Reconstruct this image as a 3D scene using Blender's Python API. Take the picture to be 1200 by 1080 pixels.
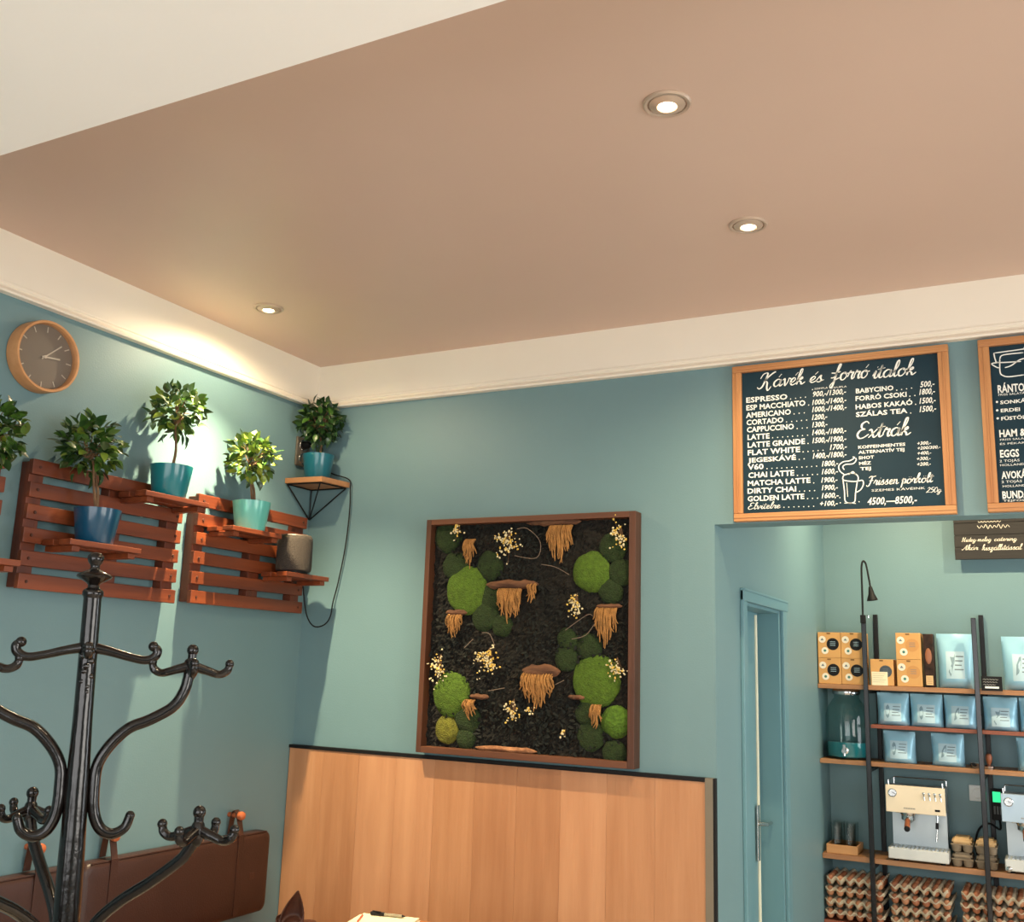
import bpy, bmesh, math, random
from mathutils import Vector, Matrix
random.seed(7)
R = math.radians
for _o in list(bpy.data.objects): bpy.data.objects.remove(_o)
scene = bpy.context.scene
C = scene.collection

# ---------------------------------------------------------------- camera
CAM = Vector((3.105, -3.823, 1.68))
yaw, pitch, roll = R(27.755), R(11.474), R(1.871)
fw = Vector((-math.sin(yaw)*math.cos(pitch), math.cos(yaw)*math.cos(pitch), math.sin(pitch)))
rt = fw.cross(Vector((0, 0, 1))).normalized(); up = rt.cross(fw)
rr = rt*math.cos(roll) + up*math.sin(roll); uu = up*math.cos(roll) - rt*math.sin(roll)
cd = bpy.data.cameras.new('camera'); cam = bpy.data.objects.new('camera', cd); C.objects.link(cam)
cam.matrix_world = Matrix(((rr.x, uu.x, -fw.x, CAM.x), (rr.y, uu.y, -fw.y, CAM.y), (rr.z, uu.z, -fw.z, CAM.z), (0, 0, 0, 1)))
cd.sensor_fit = 'HORIZONTAL'; cd.sensor_width = 36; cd.lens = 1184.57/1200*36; cd.clip_start = .05
scene.camera = cam
# ---------------------------------------------------------------- world, daylight through the shopfront, exposure
w = bpy.data.worlds.new('sky'); scene.world = w; w.use_nodes = True
w.node_tree.nodes['Background'].inputs[0].default_value = (.75, .85, 1, 1)
w.node_tree.nodes['Background'].inputs[1].default_value = .6
def area(name, loc, rot, sx, sy, power, col):
    l = bpy.data.lights.new(name, 'AREA'); l.shape = 'RECTANGLE'; l.size = sx; l.size_y = sy; l.energy = power; l.color = col
    o = bpy.data.objects.new(name, l); o.location = loc; o.rotation_euler = rot; C.objects.link(o); return o
area('shopfront_daylight', (3.0, -6.3, 1.6), (R(90), 0, 0), 4.4, 2.2, 150, (1, .985, .96))
area('side_window_daylight', (6.25, -2.6, 1.6), (R(90), 0, R(90)), 2.6, 1.8, 140, (1, .95, .88))
area('recess_window_daylight', (5.08, 1.05, 1.5), (R(90), 0, R(90)), 1.2, 1.3, 42, (.92, .97, 1))
sl = bpy.data.lights.new('low_sun', 'SUN'); sl.energy = 10; sl.angle = R(.6); sl.color = (1, .92, .82)
so_ = bpy.data.objects.new('low_sun', sl); C.objects.link(so_); so_.location = (9, -1.5, 5); so_.rotation_euler = Vector((-.76, -.34, -.58)).to_track_quat('-Z', 'Y').to_euler()
vs = scene.view_settings
vs.view_transform = 'Standard'; vs.look = 'None'; vs.gamma = 1; vs.exposure = 0.0; vs.use_curve_mapping = False

# ---------------------------------------------------------------- materials
def lin(c):
    return tuple(((v/255)/12.92 if v/255 <= .04045 else ((v/255+.055)/1.055)**2.4) for v in c) + (1,)
MC = {}
def mat(name, col, rough=.5, metal=0, var=.06, scale=6, bump=0, bscale=80, emit=0, coat=0, stretch=None, col2=None, spec=.5):
    if name in MC: return MC[name]
    m = bpy.data.materials.new(name); m.use_nodes = True; nt = m.node_tree; b = nt.nodes['Principled BSDF']
    b.inputs['Roughness'].default_value = rough; b.inputs['Metallic'].default_value = metal
    b.inputs['Coat Weight'].default_value = coat; b.inputs['Specular IOR Level'].default_value = spec
    tc = nt.nodes.new('ShaderNodeTexCoord'); mp = nt.nodes.new('ShaderNodeMapping'); nz = nt.nodes.new('ShaderNodeTexNoise')
    nt.links.new(tc.outputs['Object'], mp.inputs[0]); nt.links.new(mp.outputs[0], nz.inputs['Vector'])
    nz.inputs['Scale'].default_value = scale; nz.inputs['Detail'].default_value = 5
    if stretch: mp.inputs['Scale'].default_value = stretch
    rp = nt.nodes.new('ShaderNodeValToRGB'); l = lin(col)
    rp.color_ramp.elements[0].position = .3; rp.color_ramp.elements[1].position = .7
    rp.color_ramp.elements[0].color = lin(col2) if col2 else tuple(v*(1-var) for v in l[:3])+(1,)
    rp.color_ramp.elements[1].color = l if col2 else tuple(min(1, v*(1+var)) for v in l[:3])+(1,)
    nt.links.new(nz.outputs['Fac'], rp.inputs[0]); nt.links.new(rp.outputs[0], b.inputs['Base Color'])
    if bump:
        n2 = nt.nodes.new('ShaderNodeTexNoise'); n2.inputs['Scale'].default_value = bscale; n2.inputs['Detail'].default_value = 3
        nt.links.new(mp.outputs[0], n2.inputs['Vector'])
        bp = nt.nodes.new('ShaderNodeBump'); bp.inputs['Strength'].default_value = bump; bp.inputs['Distance'].default_value = .01
        nt.links.new(n2.outputs['Fac'], bp.inputs['Height']); nt.links.new(bp.outputs[0], b.inputs['Normal'])
    if emit:
        b.inputs['Emission Color'].default_value = l; b.inputs['Emission Strength'].default_value = emit
    MC[name] = m; return m
def wood(name, a, b, axis='z', rough=.5, scale=5, coat=0):
    s = {'x': (.08, 1, 1), 'y': (1, .08, 1), 'z': (1, 1, .08)}[axis]
    return mat(name, a, rough, 0, scale=scale*4, col2=b, stretch=s, bump=.15, bscale=60, coat=coat)
def glass(name, col=(1, 1, 1), rough=0.0, tint=.85):
    if name in MC: return MC[name]
    m = bpy.data.materials.new(name); m.use_nodes = True; nt = m.node_tree; nt.nodes.clear()
    o = nt.nodes.new('ShaderNodeOutputMaterial'); t = nt.nodes.new('ShaderNodeBsdfTransparent'); g = nt.nodes.new('ShaderNodeBsdfGlossy')
    lw = nt.nodes.new('ShaderNodeLayerWeight'); lw.inputs[0].default_value = .5; pw_ = nt.nodes.new('ShaderNodeMath'); pw_.operation = 'POWER'; pw_.inputs[1].default_value = 3.5
    f = nt.nodes.new('ShaderNodeMath'); f.operation = 'MULTIPLY_ADD'; f.inputs[1].default_value = .55; f.inputs[2].default_value = .04
    nt.links.new(lw.outputs['Facing'], pw_.inputs[0]); nt.links.new(pw_.outputs[0], f.inputs[0]); x = nt.nodes.new('ShaderNodeMixShader')
    t.inputs[0].default_value = tuple(c*tint for c in col)+(1,); g.inputs['Roughness'].default_value = .03+rough
    nt.links.new(f.outputs[0], x.inputs[0]); nt.links.new(t.outputs[0], x.inputs[1]); nt.links.new(g.outputs[0], x.inputs[2]); nt.links.new(x.outputs[0], o.inputs[0])
    MC[name] = m; return m

TEAL = mat('teal_paint', (105, 136, 141), .5, var=.03, scale=2, bump=.05, bscale=140)
WHITE = mat('cream_paint', (238, 230, 214), .6, var=.02, scale=3, bump=.03)
CEIL = mat('ceiling_paint', (208, 182, 166), .42, var=.03, scale=1.2)
SOFFIT = mat('soffit_paint', (246, 244, 238), .7, var=.01, scale=3, bump=.04)
FLOOR = wood('floor_oak', (188, 176, 162), (170, 156, 140), 'x')
DOORP = mat('door_paint', (98, 138, 147), .4, var=.03, scale=3)
BLACK = mat('black_steel', (11, 11, 12), .4, 0, spec=.35)
STAND = mat('varnished_bentwood', (15, 10, 8), .2, 0, var=.3, scale=20, bump=.15, bscale=35, coat=.2, spec=.4)
PAL = wood('pallet_stain', (132, 64, 29), (88, 38, 17), 'y', .45)
PALV = wood('pallet_stain_upright', (114, 52, 26), (76, 33, 16), 'z', .45)
OAK = wood('oak_veneer', (186, 136, 96), (170, 119, 80), 'z', .5, scale=4)
PINE = wood('pine_frame', (198, 144, 90), (168, 110, 62), 'z', .45)
PINEH = wood('pine_frame_level', (198, 144, 90), (168, 110, 62), 'x', .45)
WALN = wood('walnut_frame', (88, 52, 31), (66, 38, 23), 'z', .5)
SHELFW = wood('shelf_oak', (180, 130, 86), (152, 102, 64), 'x', .5)
SHELFR = wood('shelf_stained', (150, 84, 58), (128, 66, 44), 'x', .5)
CHALK = mat('menu_board', (11, 44, 57), .55, var=.12, scale=5, spec=.25)
INK = mat('white_paint_pen', (236, 238, 232), .7, var=.03)
LEATH = mat('brown_leather', (52, 27, 18), .42, var=.12, scale=9, bump=.12, bscale=160)
LEATHD = mat('dark_leather', (64, 36, 24), .45, var=.1, bump=.1)
CHROME = mat('chrome', (200, 200, 198), .18, 1)
STEEL = mat('brushed_steel', (178, 184, 188), .32, .75)
LEAFA = mat('leaf_green', (62, 98, 34), .35, var=.35, scale=14, coat=.3)
LEAFB = mat('leaf_dark_green', (36, 66, 28), .35, var=.3, scale=14, coat=.3)
LEAFC = mat('leaf_warm_lit', (126, 148, 52), .35, var=.3, scale=14, coat=.3)  # warm lamp light on the leaves, put into this yellower green
BARKM = mat('bark', (112, 84, 58), .85, var=.3, scale=30, bump=.4)
SOIL = mat('soil', (52, 38, 28), .95, var=.3, scale=40, bump=.5)
KRAFT = mat('kraft_card', (206, 154, 90), .65, var=.04)
BAG = mat('pale_blue_foil', (150, 198, 218), .33, .15, var=.05, scale=5, bump=.12, bscale=14)
LABELW = mat('label_paper', (176, 203, 214), .5, var=.02)
DARKP = mat('dark_print', (104, 118, 126), .6)
BLK = mat('matt_black', (13, 12, 12), .6, spec=.3)
PULP = mat('egg_tray_pulp', (204, 190, 162), .9, var=.1, scale=25, bump=.3)
EGG = mat('brown_eggshell', (158, 98, 66), .45, var=.18, scale=9)
PAPER = mat('cream_paper', (240, 228, 190), .7, var=.03)

# ---------------------------------------------------------------- mesh helpers
def box(bm, x0, x1, y0, y1, z0, z1, bev=0, rot=None, pivot=None):
    r = bmesh.ops.create_cube(bm, size=1); vs_ = r['verts']
    M_ = Matrix.Translation(((x0+x1)/2, (y0+y1)/2, (z0+z1)/2)) @ Matrix.Diagonal((abs(x1-x0), abs(y1-y0), abs(z1-z0), 1))
    if rot is not None:
        pv = Vector(pivot) if pivot else Vector(((x0+x1)/2, (y0+y1)/2, (z0+z1)/2))
        M_ = Matrix.Translation(pv) @ rot.to_4x4() @ Matrix.Translation(-pv) @ M_
    bmesh.ops.transform(bm, matrix=M_, verts=vs_)
    if bev:
        es = list({e for v in vs_ for e in v.link_edges})
        bmesh.ops.bevel(bm, geom=es, offset=bev, segments=2, affect='EDGES', profile=.6)
    return bm
def smoothpts(pts, n=6):
    P = [Vector(p_) for p_ in pts]
    if len(P) < 3: return P
    out = []
    for i in range(len(P)-1):
        a, b_, c, d = P[max(i-1, 0)], P[i], P[i+1], P[min(i+2, len(P)-1)]
        for k in range(n):
            t = k/n
            out.append(.5*((2*b_) + (c-a)*t + (2*a-5*b_+4*c-d)*t*t + (3*b_-a-3*c+d)*t**3))
    out.append(P[-1]); return out
def tube(bm, pts, r, n=10, smooth=0, closed=False):
    P = smoothpts(pts, smooth) if smooth else [Vector(p_) for p_ in pts]
    m_ = len(P)
    if not isinstance(r, (list, tuple)): rad = [r]*m_
    else: rad = [r[min(int(i/(m_-1)*(len(r)-1)), len(r)-2)]*(1-((i/(m_-1)*(len(r)-1)) % 1 if i < m_-1 else 1)) + r[min(int(i/(m_-1)*(len(r)-1)), len(r)-2)+1]*((i/(m_-1)*(len(r)-1)) % 1 if i < m_-1 else 1) for i in range(m_)]
    rings = []; ref = None
    for i, q in enumerate(P):
        t = (P[min(i+1, m_-1)]-P[max(i-1, 0)]).normalized()
        if ref is None:
            ref = t.orthogonal().normalized()
        ref = (ref - t*ref.dot(t))
        ref = ref.normalized() if ref.length > 1e-6 else t.orthogonal().normalized()
        b_ = t.cross(ref)
        rings.append([bm.verts.new(q + (ref*math.cos(a)+b_*math.sin(a))*rad[i]) for a in [2*math.pi*k/n for k in range(n)]])
    for a, b_ in zip(rings, rings[1:]):
        for k in range(n): bm.faces.new((a[k], a[(k+1) % n], b_[(k+1) % n], b_[k]))
    bm.faces.new(rings[0][::-1]); bm.faces.new(rings[-1])
def lathe(bm, prof, c=(0, 0, 0), n=28, axis='z', sx=1, sy=1):
    c = Vector(c); rings = []
    def pt(r, h, a):
        x, y = r*math.cos(a)*sx, r*math.sin(a)*sy
        return c + {'z': Vector((x, y, h)), 'x': Vector((h, x, y)), 'y': Vector((x, -h, y))}[axis]
    for r, h in prof:
        rings.append([bm.verts.new(pt(max(r, 1e-4), h, 2*math.pi*k/n)) for k in range(n)])
    for a, b_ in zip(rings, rings[1:]):
        for k in range(n): bm.faces.new((a[k], a[(k+1) % n], b_[(k+1) % n], b_[k]))
    bm.faces.new(rings[0][::-1]); bm.faces.new(rings[-1])
def ball(bm, c, r, s=(1, 1, 1), seg=14, rot=None):
    res = bmesh.ops.create_uvsphere(bm, u_segments=seg, v_segments=max(6, seg//2+1), radius=r)
    M_ = Matrix.Translation(c) @ (rot.to_4x4() if rot else Matrix.Identity(4)) @ Matrix.Diagonal((*s, 1))
    bmesh.ops.transform(bm, matrix=M_, verts=res['verts'])
def poly(bm, pts, depth):
    """prism: pts is a planar loop of Vectors, depth an offset vector"""
    a = [bm.verts.new(p_) for p_ in pts]; b_ = [bm.verts.new(Vector(p_)+Vector(depth)) for p_ in pts]
    n = len(a); bm.faces.new(a); bm.faces.new(b_[::-1])
    for k in range(n): bm.faces.new((a[k], b_[k], b_[(k+1) % n], a[(k+1) % n]))
ORG = {}
def meta(o, label=None, cat=None, group=None, kind=None):
    if label: o['label'] = label
    if cat: o['category'] = cat
    if group: o['group'] = group
    if kind: o['kind'] = kind
    return o
def thing(name, loc, label=None, cat=None, group=None, kind=None):
    o = bpy.data.objects.new(name, None); o.location = loc; o.empty_display_size = .05; C.objects.link(o); ORG[o] = Vector(loc)
    return meta(o, label, cat, group, kind)
def obj(name, bm, material, parent=None, smooth=False, loc=None, label=None, cat=None, group=None, kind=None, edge=40):
    if not isinstance(bm, bpy.types.Mesh):
        org = ORG[parent] if parent else Vector(loc if loc is not None else (0, 0, 0))
        bmesh.ops.recalc_face_normals(bm, faces=bm.faces)
        bmesh.ops.translate(bm, verts=bm.verts, vec=-org)
        me = bpy.data.meshes.new(name); bm.to_mesh(me); bm.free()
        if smooth:
            for p_ in me.polygons: p_.use_smooth = True
            try: me.set_sharp_from_angle(angle=R(edge))
            except Exception: pass
    else: me = bm; org = Vector(loc if loc is not None else (0, 0, 0))
    if not me.materials: me.materials.append(material)
    o = bpy.data.objects.new(name, me); C.objects.link(o)
    if parent: o.parent = parent; ORG[o] = ORG[parent]
    else: o.location = org; ORG[o] = org
    return meta(o, label, cat, group, kind)
def B(*a, **k): return box(bmesh.new(), *a, **k)
def T(pts, r, n=10, smooth=0):
    bm = bmesh.new(); tube(bm, pts, r, n, smooth); return bm
def L(prof, c=(0, 0, 0), n=28, axis='z', **k):
    bm = bmesh.new(); lathe(bm, prof, c, n, axis, **k); return bm
def struct(name, bm, m, label=None, parent=None, smooth=False):
    o = obj(name, bm, m, parent, smooth, label=label)
    if not parent: o['kind'] = 'structure'
    return o

# ================================================================ the room
H = 3.098; JX = 1.993; RB = 2.224
struct('floor', B(-.2, 6.2, -6.2, 2.4, -.1, 0), FLOOR)
struct('wall_left', B(-.2, 0, -6.2, .1, 0, H+.1), TEAL)
bm = B(0, JX, 0, .112, 0, H+.1); box(bm, JX, 6.2, 0, .112, 2.246, H+.1); struct('wall_back', bm, TEAL)
bm = B(6.0, 6.2, -1.3, 0, 0, H+.1); box(bm, 6.0, 6.2, -6.2, -3.9, 0, H+.1); box(bm, 6, 6.2, -3.9, -1.3, 0, .7); box(bm, 6, 6.2, -3.9, -1.3, 2.5, H+.1)
struct('wall_right', bm, TEAL)
ws = thing('window_2', (6.1, -2.6, .7), kind='structure')
for y in (-3.9, -2.63, -1.35): obj('mullion', B(6.07, 6.13, y, y+.05, .7, 2.5), BLACK, ws)
for z in (.7, 2.45): obj('rail', B(6.07, 6.13, -3.85, -1.35, z, z+.05), BLACK, ws)
for y in (-3.85, -2.58): obj('pane', B(6.095, 6.105, y, y+1.22, .75, 2.45), glass('window_glass', tint=.97), ws)
bm = B(0, .7, -6.2, -6.0, 0, H); box(bm, 5.3, 6, -6.2, -6, 0, H); box(bm, .7, 5.3, -6.2, -6, 0, .45); box(bm, .7, 5.3, -6.2, -6, 2.75, H)
struct('wall_front', bm, TEAL)
wf = thing('window_1', (3, -6.1, .45), kind='structure')
for x in (.7, 2.2, 3.75, 5.25): obj('mullion', B(x, x+.05, -6.13, -6.07, .45, 2.75), BLACK, wf)
for z in (.45, 2.70): obj('rail', B(.75, 5.25, -6.13, -6.07, z, z+.05), BLACK, wf)
for x in (.75, 2.25, 3.8): obj('pane', B(x, x+1.45, -6.105, -6.095, .5, 2.7), glass('window_glass', tint=.97), wf)
struct('ceiling', B(-.2, 6.2, -2.9, .1, H, H+.12), CEIL)
struct('ceiling_front', B(0, 6.0, -6.2, -2.473, 2.8, H), SOFFIT)
# cream bands under the ceiling, each with a moulded picture rail
def band(name, left):
    prof = [(0, H), (.012, H), (.012, 2.925), (.020, 2.921), (.020, 2.913), (.014, 2.909), (.017, 2.900), (.030, 2.893), (.034, 2.886), (.030, 2.880), (0, 2.880)]
    bm = bmesh.new()
    if left: poly(bm, [Vector((a, -2.473, z)) for a, z in prof], (0, 2.473, 0))
    else: poly(bm, [Vector((.0, -a, z)) for a, z in prof], (6.0, 0, 0))
    return struct(name, bm, WHITE)
band('trim_1', True); band('trim_2', False)
# recess behind the opening
bm = B(1.80, JX, .112, .42, 0, 2.95); box(bm, 1.80, JX, 1.066, RB, 0, 2.95); box(bm, 1.80, JX, .42, 1.066, 1.978, 2.95)
struct('wall_recess_left', bm, TEAL)
struct('wall_recess_back', B(1.80, 5.0, RB, RB+.12, 0, 2.95), TEAL)
bm = B(4.9, 5.0, .112, .4, 0, 2.95); box(bm, 4.9, 5.0, 1.7, RB, 0, 2.95); box(bm, 4.9, 5.0, .4, 1.7, 0, .8); box(bm, 4.9, 5.0, .4, 1.7, 2.2, 2.95)
struct('wall_recess_right', bm, TEAL)
wr = thing('window_3', (4.95, 1.05, .8), kind='structure')
for y in (.4, 1.03, 1.66): obj('mullion', B(4.93, 4.97, y, y+.04, .8, 2.2), BLACK, wr)
for z in (.8, 2.16): obj('rail', B(4.93, 4.97, .44, 1.66, z, z+.04), BLACK, wr)
for y in (.44, 1.07): obj('pane', B(4.945, 4.955, y, y+.59, .84, 2.16), glass('window_glass', tint=.97), wr)
struct('ceiling_recess', B(1.8, 5.0, .112, RB+.12, 2.95, 3.05), WHITE)
d = thing('door_1', (1.9, .74, 0), kind='structure')
leaf = obj('door_leaf', B(1.853, 1.893, .425, 1.045, .01, 1.972), DOORP, d)
obj('edge_strip', B(1.893, 1.901, .99, 1.012, .01, 1.955, bev=.002), mat('cream_edge', (236, 232, 206), .4), d, label='cream edge strip')
bm = B(JX, JX+.016, .36, .42, 0, 2.027, bev=.004); box(bm, JX, JX+.016, 1.08, 1.155, 0, 2.027, bev=.004); box(bm, JX, JX+.018, .36, 1.175, 1.978, 2.030, bev=.004); box(bm, JX, JX+.021, .358, 1.177, 2.020, 2.031, bev=.003)
obj('casing', bm, DOORP, d)
bm = B(1.893, JX, 1.046, 1.067, 0, 1.98); box(bm, 1.893, JX, .419, .43, 0, 1.98); box(bm, 1.893, JX, .43, 1.05, 1.965, 1.98); obj('jamb', bm, DOORP, d)
hd = obj('handle_plate', B(1.9, 1.908, .945, .98, .86, 1.10, bev=.003), CHROME, d)
bm = T([(1.905, .962, 1.02), (1.95, .962, 1.02)], .009); tube(bm, [(1.945, .955, 1.02), (1.945, .985, 1.02), (1.944, 1.04, 1.018)], .008, smooth=3); obj('lever', bm, CHROME, hd, smooth=True)
# wainscot: separate oak boards under a black top strip, metal end profile
wp = thing('trim_3', (1, -.02, 0), kind='structure')
n = 10; pw = 1.952/n
tones = [OAK, wood('oak_veneer_pale', (194, 144, 104), (179, 128, 90), 'z', .5, scale=4), wood('oak_veneer_deep', (178, 128, 89), (162, 112, 75), 'z', .5, scale=5)]
for i in range(n):
    obj('plank', B(.004+i*pw, .004+(i+1)*pw-.0007, -.022-.0004*(i % 2), 0, .09, 1.283, bev=.0005), tones[(i*2+i//3) % 3], wp)
obj('top_strip', B(0, 1.956, -.026, 0, 1.284, 1.298), BLK, wp, label='black top strip')
obj('end_profile', B(1.957, 1.987, -.028, 0, 0, 1.298), mat('grey_aluminium', (126, 116, 98), .45, .4), wp, label='grey metal end profile')
obj('end_edge', B(1.987, 1.995, -.028, 0, 0, 1.298), BLK, wp)
obj('skirting', B(0, 1.956, -.02, 0, 0, .09), BLK, wp)

# ================================================================ ceiling lamps
RING = mat('satin_ring', (196, 176, 158), .35, .3); HOT = mat('lamp_lens', (255, 226, 180), .4, emit=14)
def downlight(x, y, z, label, power, aim=(0, 0, -1), size=110, grp='recessed ceiling spotlights', r=.062, blend=1.0):
    t = thing('recessed_spotlight', (x, y, z), label, 'spotlight', grp)
    bm = L([(r, .002), (r, -.003), (r*.93, -.007), (r*.82, -.006), (r*.78, .002)], (x, y, z), 36); obj('trim_ring', bm, RING, t, smooth=True)
    bm = L([(r*.76, -.001), (r*.74, -.006), (r*.42, -.012), (r*.37, -.007)], (x, y, z), 32); obj('tilting_collar', bm, RING, t, smooth=True)
    bm = L([(r*.36, -.006), (r*.34, -.0115), (r*.2, -.0135), (.001, -.014)], (x, y, z), 28); obj('lens', bm, HOT, t, smooth=True)
    l = bpy.data.lights.new('spotlight_beam', 'SPOT'); l.energy = power; l.color = (1, .80, .50); l.spot_size = R(size); l.spot_blend = blend; l.shadow_soft_size = .014
    o = bpy.data.objects.new('spotlight_beam', l); C.objects.link(o); o.parent = t; o.location = (0, 0, -.03)
    o.rotation_euler = Vector(aim).to_track_quat('-Z', 'Y').to_euler()
    s2 = bpy.data.lights.new('spotlight_spill', 'SPOT'); s2.energy = power*.075; s2.color = (1, .78, .5); s2.spot_size = R(172); s2.spot_blend = .5; s2.shadow_soft_size = .02
    o2 = bpy.data.objects.new('spotlight_spill', s2); C.objects.link(o2); o2.parent = t; o2.location = (0, 0, -.03)
    return t
downlight(.345, -.782, H, 'round recessed spotlight over the topiary wall by the wall clock', 380, (0, 0, -1), 96)
downlight(2.343, -.795, H, 'round recessed spotlight in front of the coffee menu board', 84, (0, .15, -1), 140)
downlight(2.338, -1.581, H, 'round recessed spotlight out in the middle of the ceiling', 60, (0, .1, -1), 140)
downlight(2.45, 1.50, 2.95, 'recessed spotlight over the coffee shelves behind the opening', 66, (0, .15, -1), 160, 'spotlights over the recess')
downlight(3.30, 1.50, 2.95, 'recessed spotlight over the coffee shelves behind the opening', 66, (0, .15, -1), 160, 'spotlights over the recess')

# ================================================================ left wall: pallet racks, topiaries, clock
def pallet(y0, y1, z0, label, ledges, knots=()):
    t = thing('pallet_rack', (0, (y0+y1)/2, z0), label, 'wall rack', None)
    ym = (y0+y1)/2 + .03
    for ya, yb in ((y0+.004, y0+.062), (ym-.035, ym+.035), (y1-.062, y1-.004)):
        obj('batten', B(.001, .046, ya, yb, z0+.006, z0+.438, bev=.003), PALV, t)
    for k in range(6):
        za = z0 + k*.0786
        dy = random.uniform(-.004, .004); r_ = Matrix.Rotation(random.uniform(-.006, .006), 3, 'X')
        s = obj('slat', B(.047, .066+random.uniform(0, .003), y0+dy, y1+dy, za, za+.052, bev=.003, rot=r_), PAL, t)
        for yk in (y0+.03, y1-.03): obj('nail_head', L([(.006, .067), (.005, .071), (.001, .071)], (0, yk+dy, za+.026), 8, 'x'), mat('nail_dark', (70, 34, 18), .6), s)
    for (a, b_, z) in ledges:
        l = obj('ledge', B(.069, .125, a, b_, z-.02, z, bev=.003), PAL, t)
        obj('ledge_slat', B(.158, .215, a-.004, b_+.004, z-.02, z, bev=.003), PAL, l)
        for y in (a+.03, b_-.03): obj('ledge_bracket', B(.069, .205, y-.016, y+.016, z-.040, z-.0205, bev=.002), PAL, l)
        obj('ledge_centre_slat', B(.126, .157, a+.05, b_-.05, z-.018, z-.002, bev=.002), PAL, l)
    return t
pallet(-1.570, -.868, 1.882, 'rust-stained slatted pallet rack below the wall clock, holding two potted topiaries', [(-1.50, -1.20, 2.055), (-1.20, -.885, 2.272)])
pallet(-.788, -.088, 1.888, 'rust-stained slatted pallet rack next to the room corner, holding topiary and grey speaker', [(-.735, -.44, 2.205), (-.385, -.095, 2.052)])
pallet(-2.37, -1.668, 1.878, 'rust-stained slatted pallet rack with one ledge, past the wall clock from the corner', [(-1.985, -1.682, 1.962)])

def leafmesh(name, m, L_=.056, W_=.021, fold=.25, droop=.2):
    bm = bmesh.new(); n = 5; rows = []
    for i in range(n+1):
        t = i/n; wd = W_*.5*math.sin(math.pi*min(1, .08+.92*t**.85))*(1 if t < 1 else 0)+.0004
        z = -droop*L_*t*t
        rows.append([bm.verts.new((L_*t, s*wd, z+abs(s)*wd*fold)) for s in (-1, 0, 1)])
    for a, b_ in zip(rows, rows[1:]):
        for k in (0, 1): bm.faces.new((a[k], a[k+1], b_[k+1], b_[k]))
    me = bpy.data.meshes.new(name); bm.to_mesh(me); bm.free(); me.materials.append(m)
    for p_ in me.polygons: p_.use_smooth = True
    return me
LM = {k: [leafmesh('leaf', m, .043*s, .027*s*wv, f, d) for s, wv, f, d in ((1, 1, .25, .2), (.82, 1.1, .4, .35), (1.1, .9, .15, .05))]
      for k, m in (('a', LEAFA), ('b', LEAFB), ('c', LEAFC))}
def topiary(x, y, z, bx, by, bz, br, potm, label, mix, n=270, ph=.122, pr=.080, trunks=1, squash=1.0):
    t = thing('potted_topiary', (x, y, z), label, 'potted plant', 'ball topiaries in blue-green pots')
    prof = [(pr*.76, 0), (pr*.78, .002), (pr*.985, ph*.93), (pr*1.0, ph), (pr*.94, ph), (pr*.90, ph*.86), (.001, ph*.86)]
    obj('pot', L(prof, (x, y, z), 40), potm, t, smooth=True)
    obj('soil', L([(pr*.895, ph*.86), (pr*.6, ph*.88), (.001, ph*.9)], (x, y, z+.001), 20), SOIL, t, smooth=True)
    b0 = Vector((x, y, z+ph*.85)); top = Vector((bx, by, bz)); bm = bmesh.new()
    for k in range(trunks):
        o = Vector((random.uniform(-.008, .008), random.uniform(-.008, .008), 0))*(trunks > 1)
        tube(bm, [b0+o, b0.lerp(top, .35)+Vector((.005, .008*(1-2*k), 0)), b0.lerp(top, .7)-o, top], [.0065, .005, .004, .003], 7, 4)
    obj('trunk', bm, BARKM, t, smooth=True)
    bm = bmesh.new()
    for k in range(16):
        v = Vector((random.gauss(0, 1), random.gauss(0, 1), random.gauss(.2, .8))).normalized()
        tube(bm, [top-Vector((0, 0, br*.5)), top+v*br*.35, top+v*br*.72], [.003, .002, .001], 5, 2)
    obj('twigs', bm, BARKM, t)
    for k in range(n):
        ph_ = k*2.39996; cz = 1-2*(k+.5)/n
        v = Vector((math.cos(ph_)*math.sqrt(1-cz*cz), math.sin(ph_)*math.sqrt(1-cz*cz), cz))
        v = (v+Vector((random.gauss(0, .18), random.gauss(0, .18), random.gauss(0, .18)))).normalized()
        rad = br*random.choice((.42, .58, .68, .76, .84))
        pos = top + Vector((v.x, v.y, v.z*squash))*rad
        dirv = (v*1.0 + Vector((random.gauss(0, .7), random.gauss(0, .7), random.gauss(.1, .65)))).normalized()
        q = dirv.to_track_quat('X', 'Z') @ Matrix.Rotation(random.uniform(-.9, .9), 3, 'X').to_quaternion()
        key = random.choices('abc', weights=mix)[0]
        o = bpy.data.objects.new('leaf', random.choice(LM[key])); C.objects.link(o); o.parent = t
        o.location = pos-Vector((x, y, z)); o.rotation_mode = 'QUATERNION'; o.rotation_quaternion = q; s = random.uniform(.8, 1.15); o.scale = (s, s, s)
    for k in range(4):
        a = random.uniform(0, 6.28); pos = top + Vector((math.cos(a)*br*.35, math.sin(a)*br*.35, -br*random.uniform(.75, .98)))
        o = bpy.data.objects.new('leaf', LM['b'][1]); C.objects.link(o); o.parent = t; o.location = pos-Vector((x, y, z)); o.rotation_euler = (random.random(), R(70), a)
    return t
def pot(nm, c): return mat(nm, c, .28, var=.04, scale=4, coat=.3)  # pots are near one teal; light and shade are put into each colour
topiary(.150, -1.352, 2.056, .150, -1.415, 2.398, .118, pot('pot_teal_shaded', (12, 68, 96)), 'round topiary with dark leaves in a teal pot with shade in its colour on a low ledge', (5, 4, 1), trunks=2)  # shade put into the teal of this pot
topiary(.150, -1.032, 2.273, .150, -1.032, 2.612, .116, pot('pot_teal', (22, 116, 124)), 'tallest-standing ball topiary with sparse thin trunk in a teal pot, on the raised ledge', (4, 3, 3), n=220)
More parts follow.
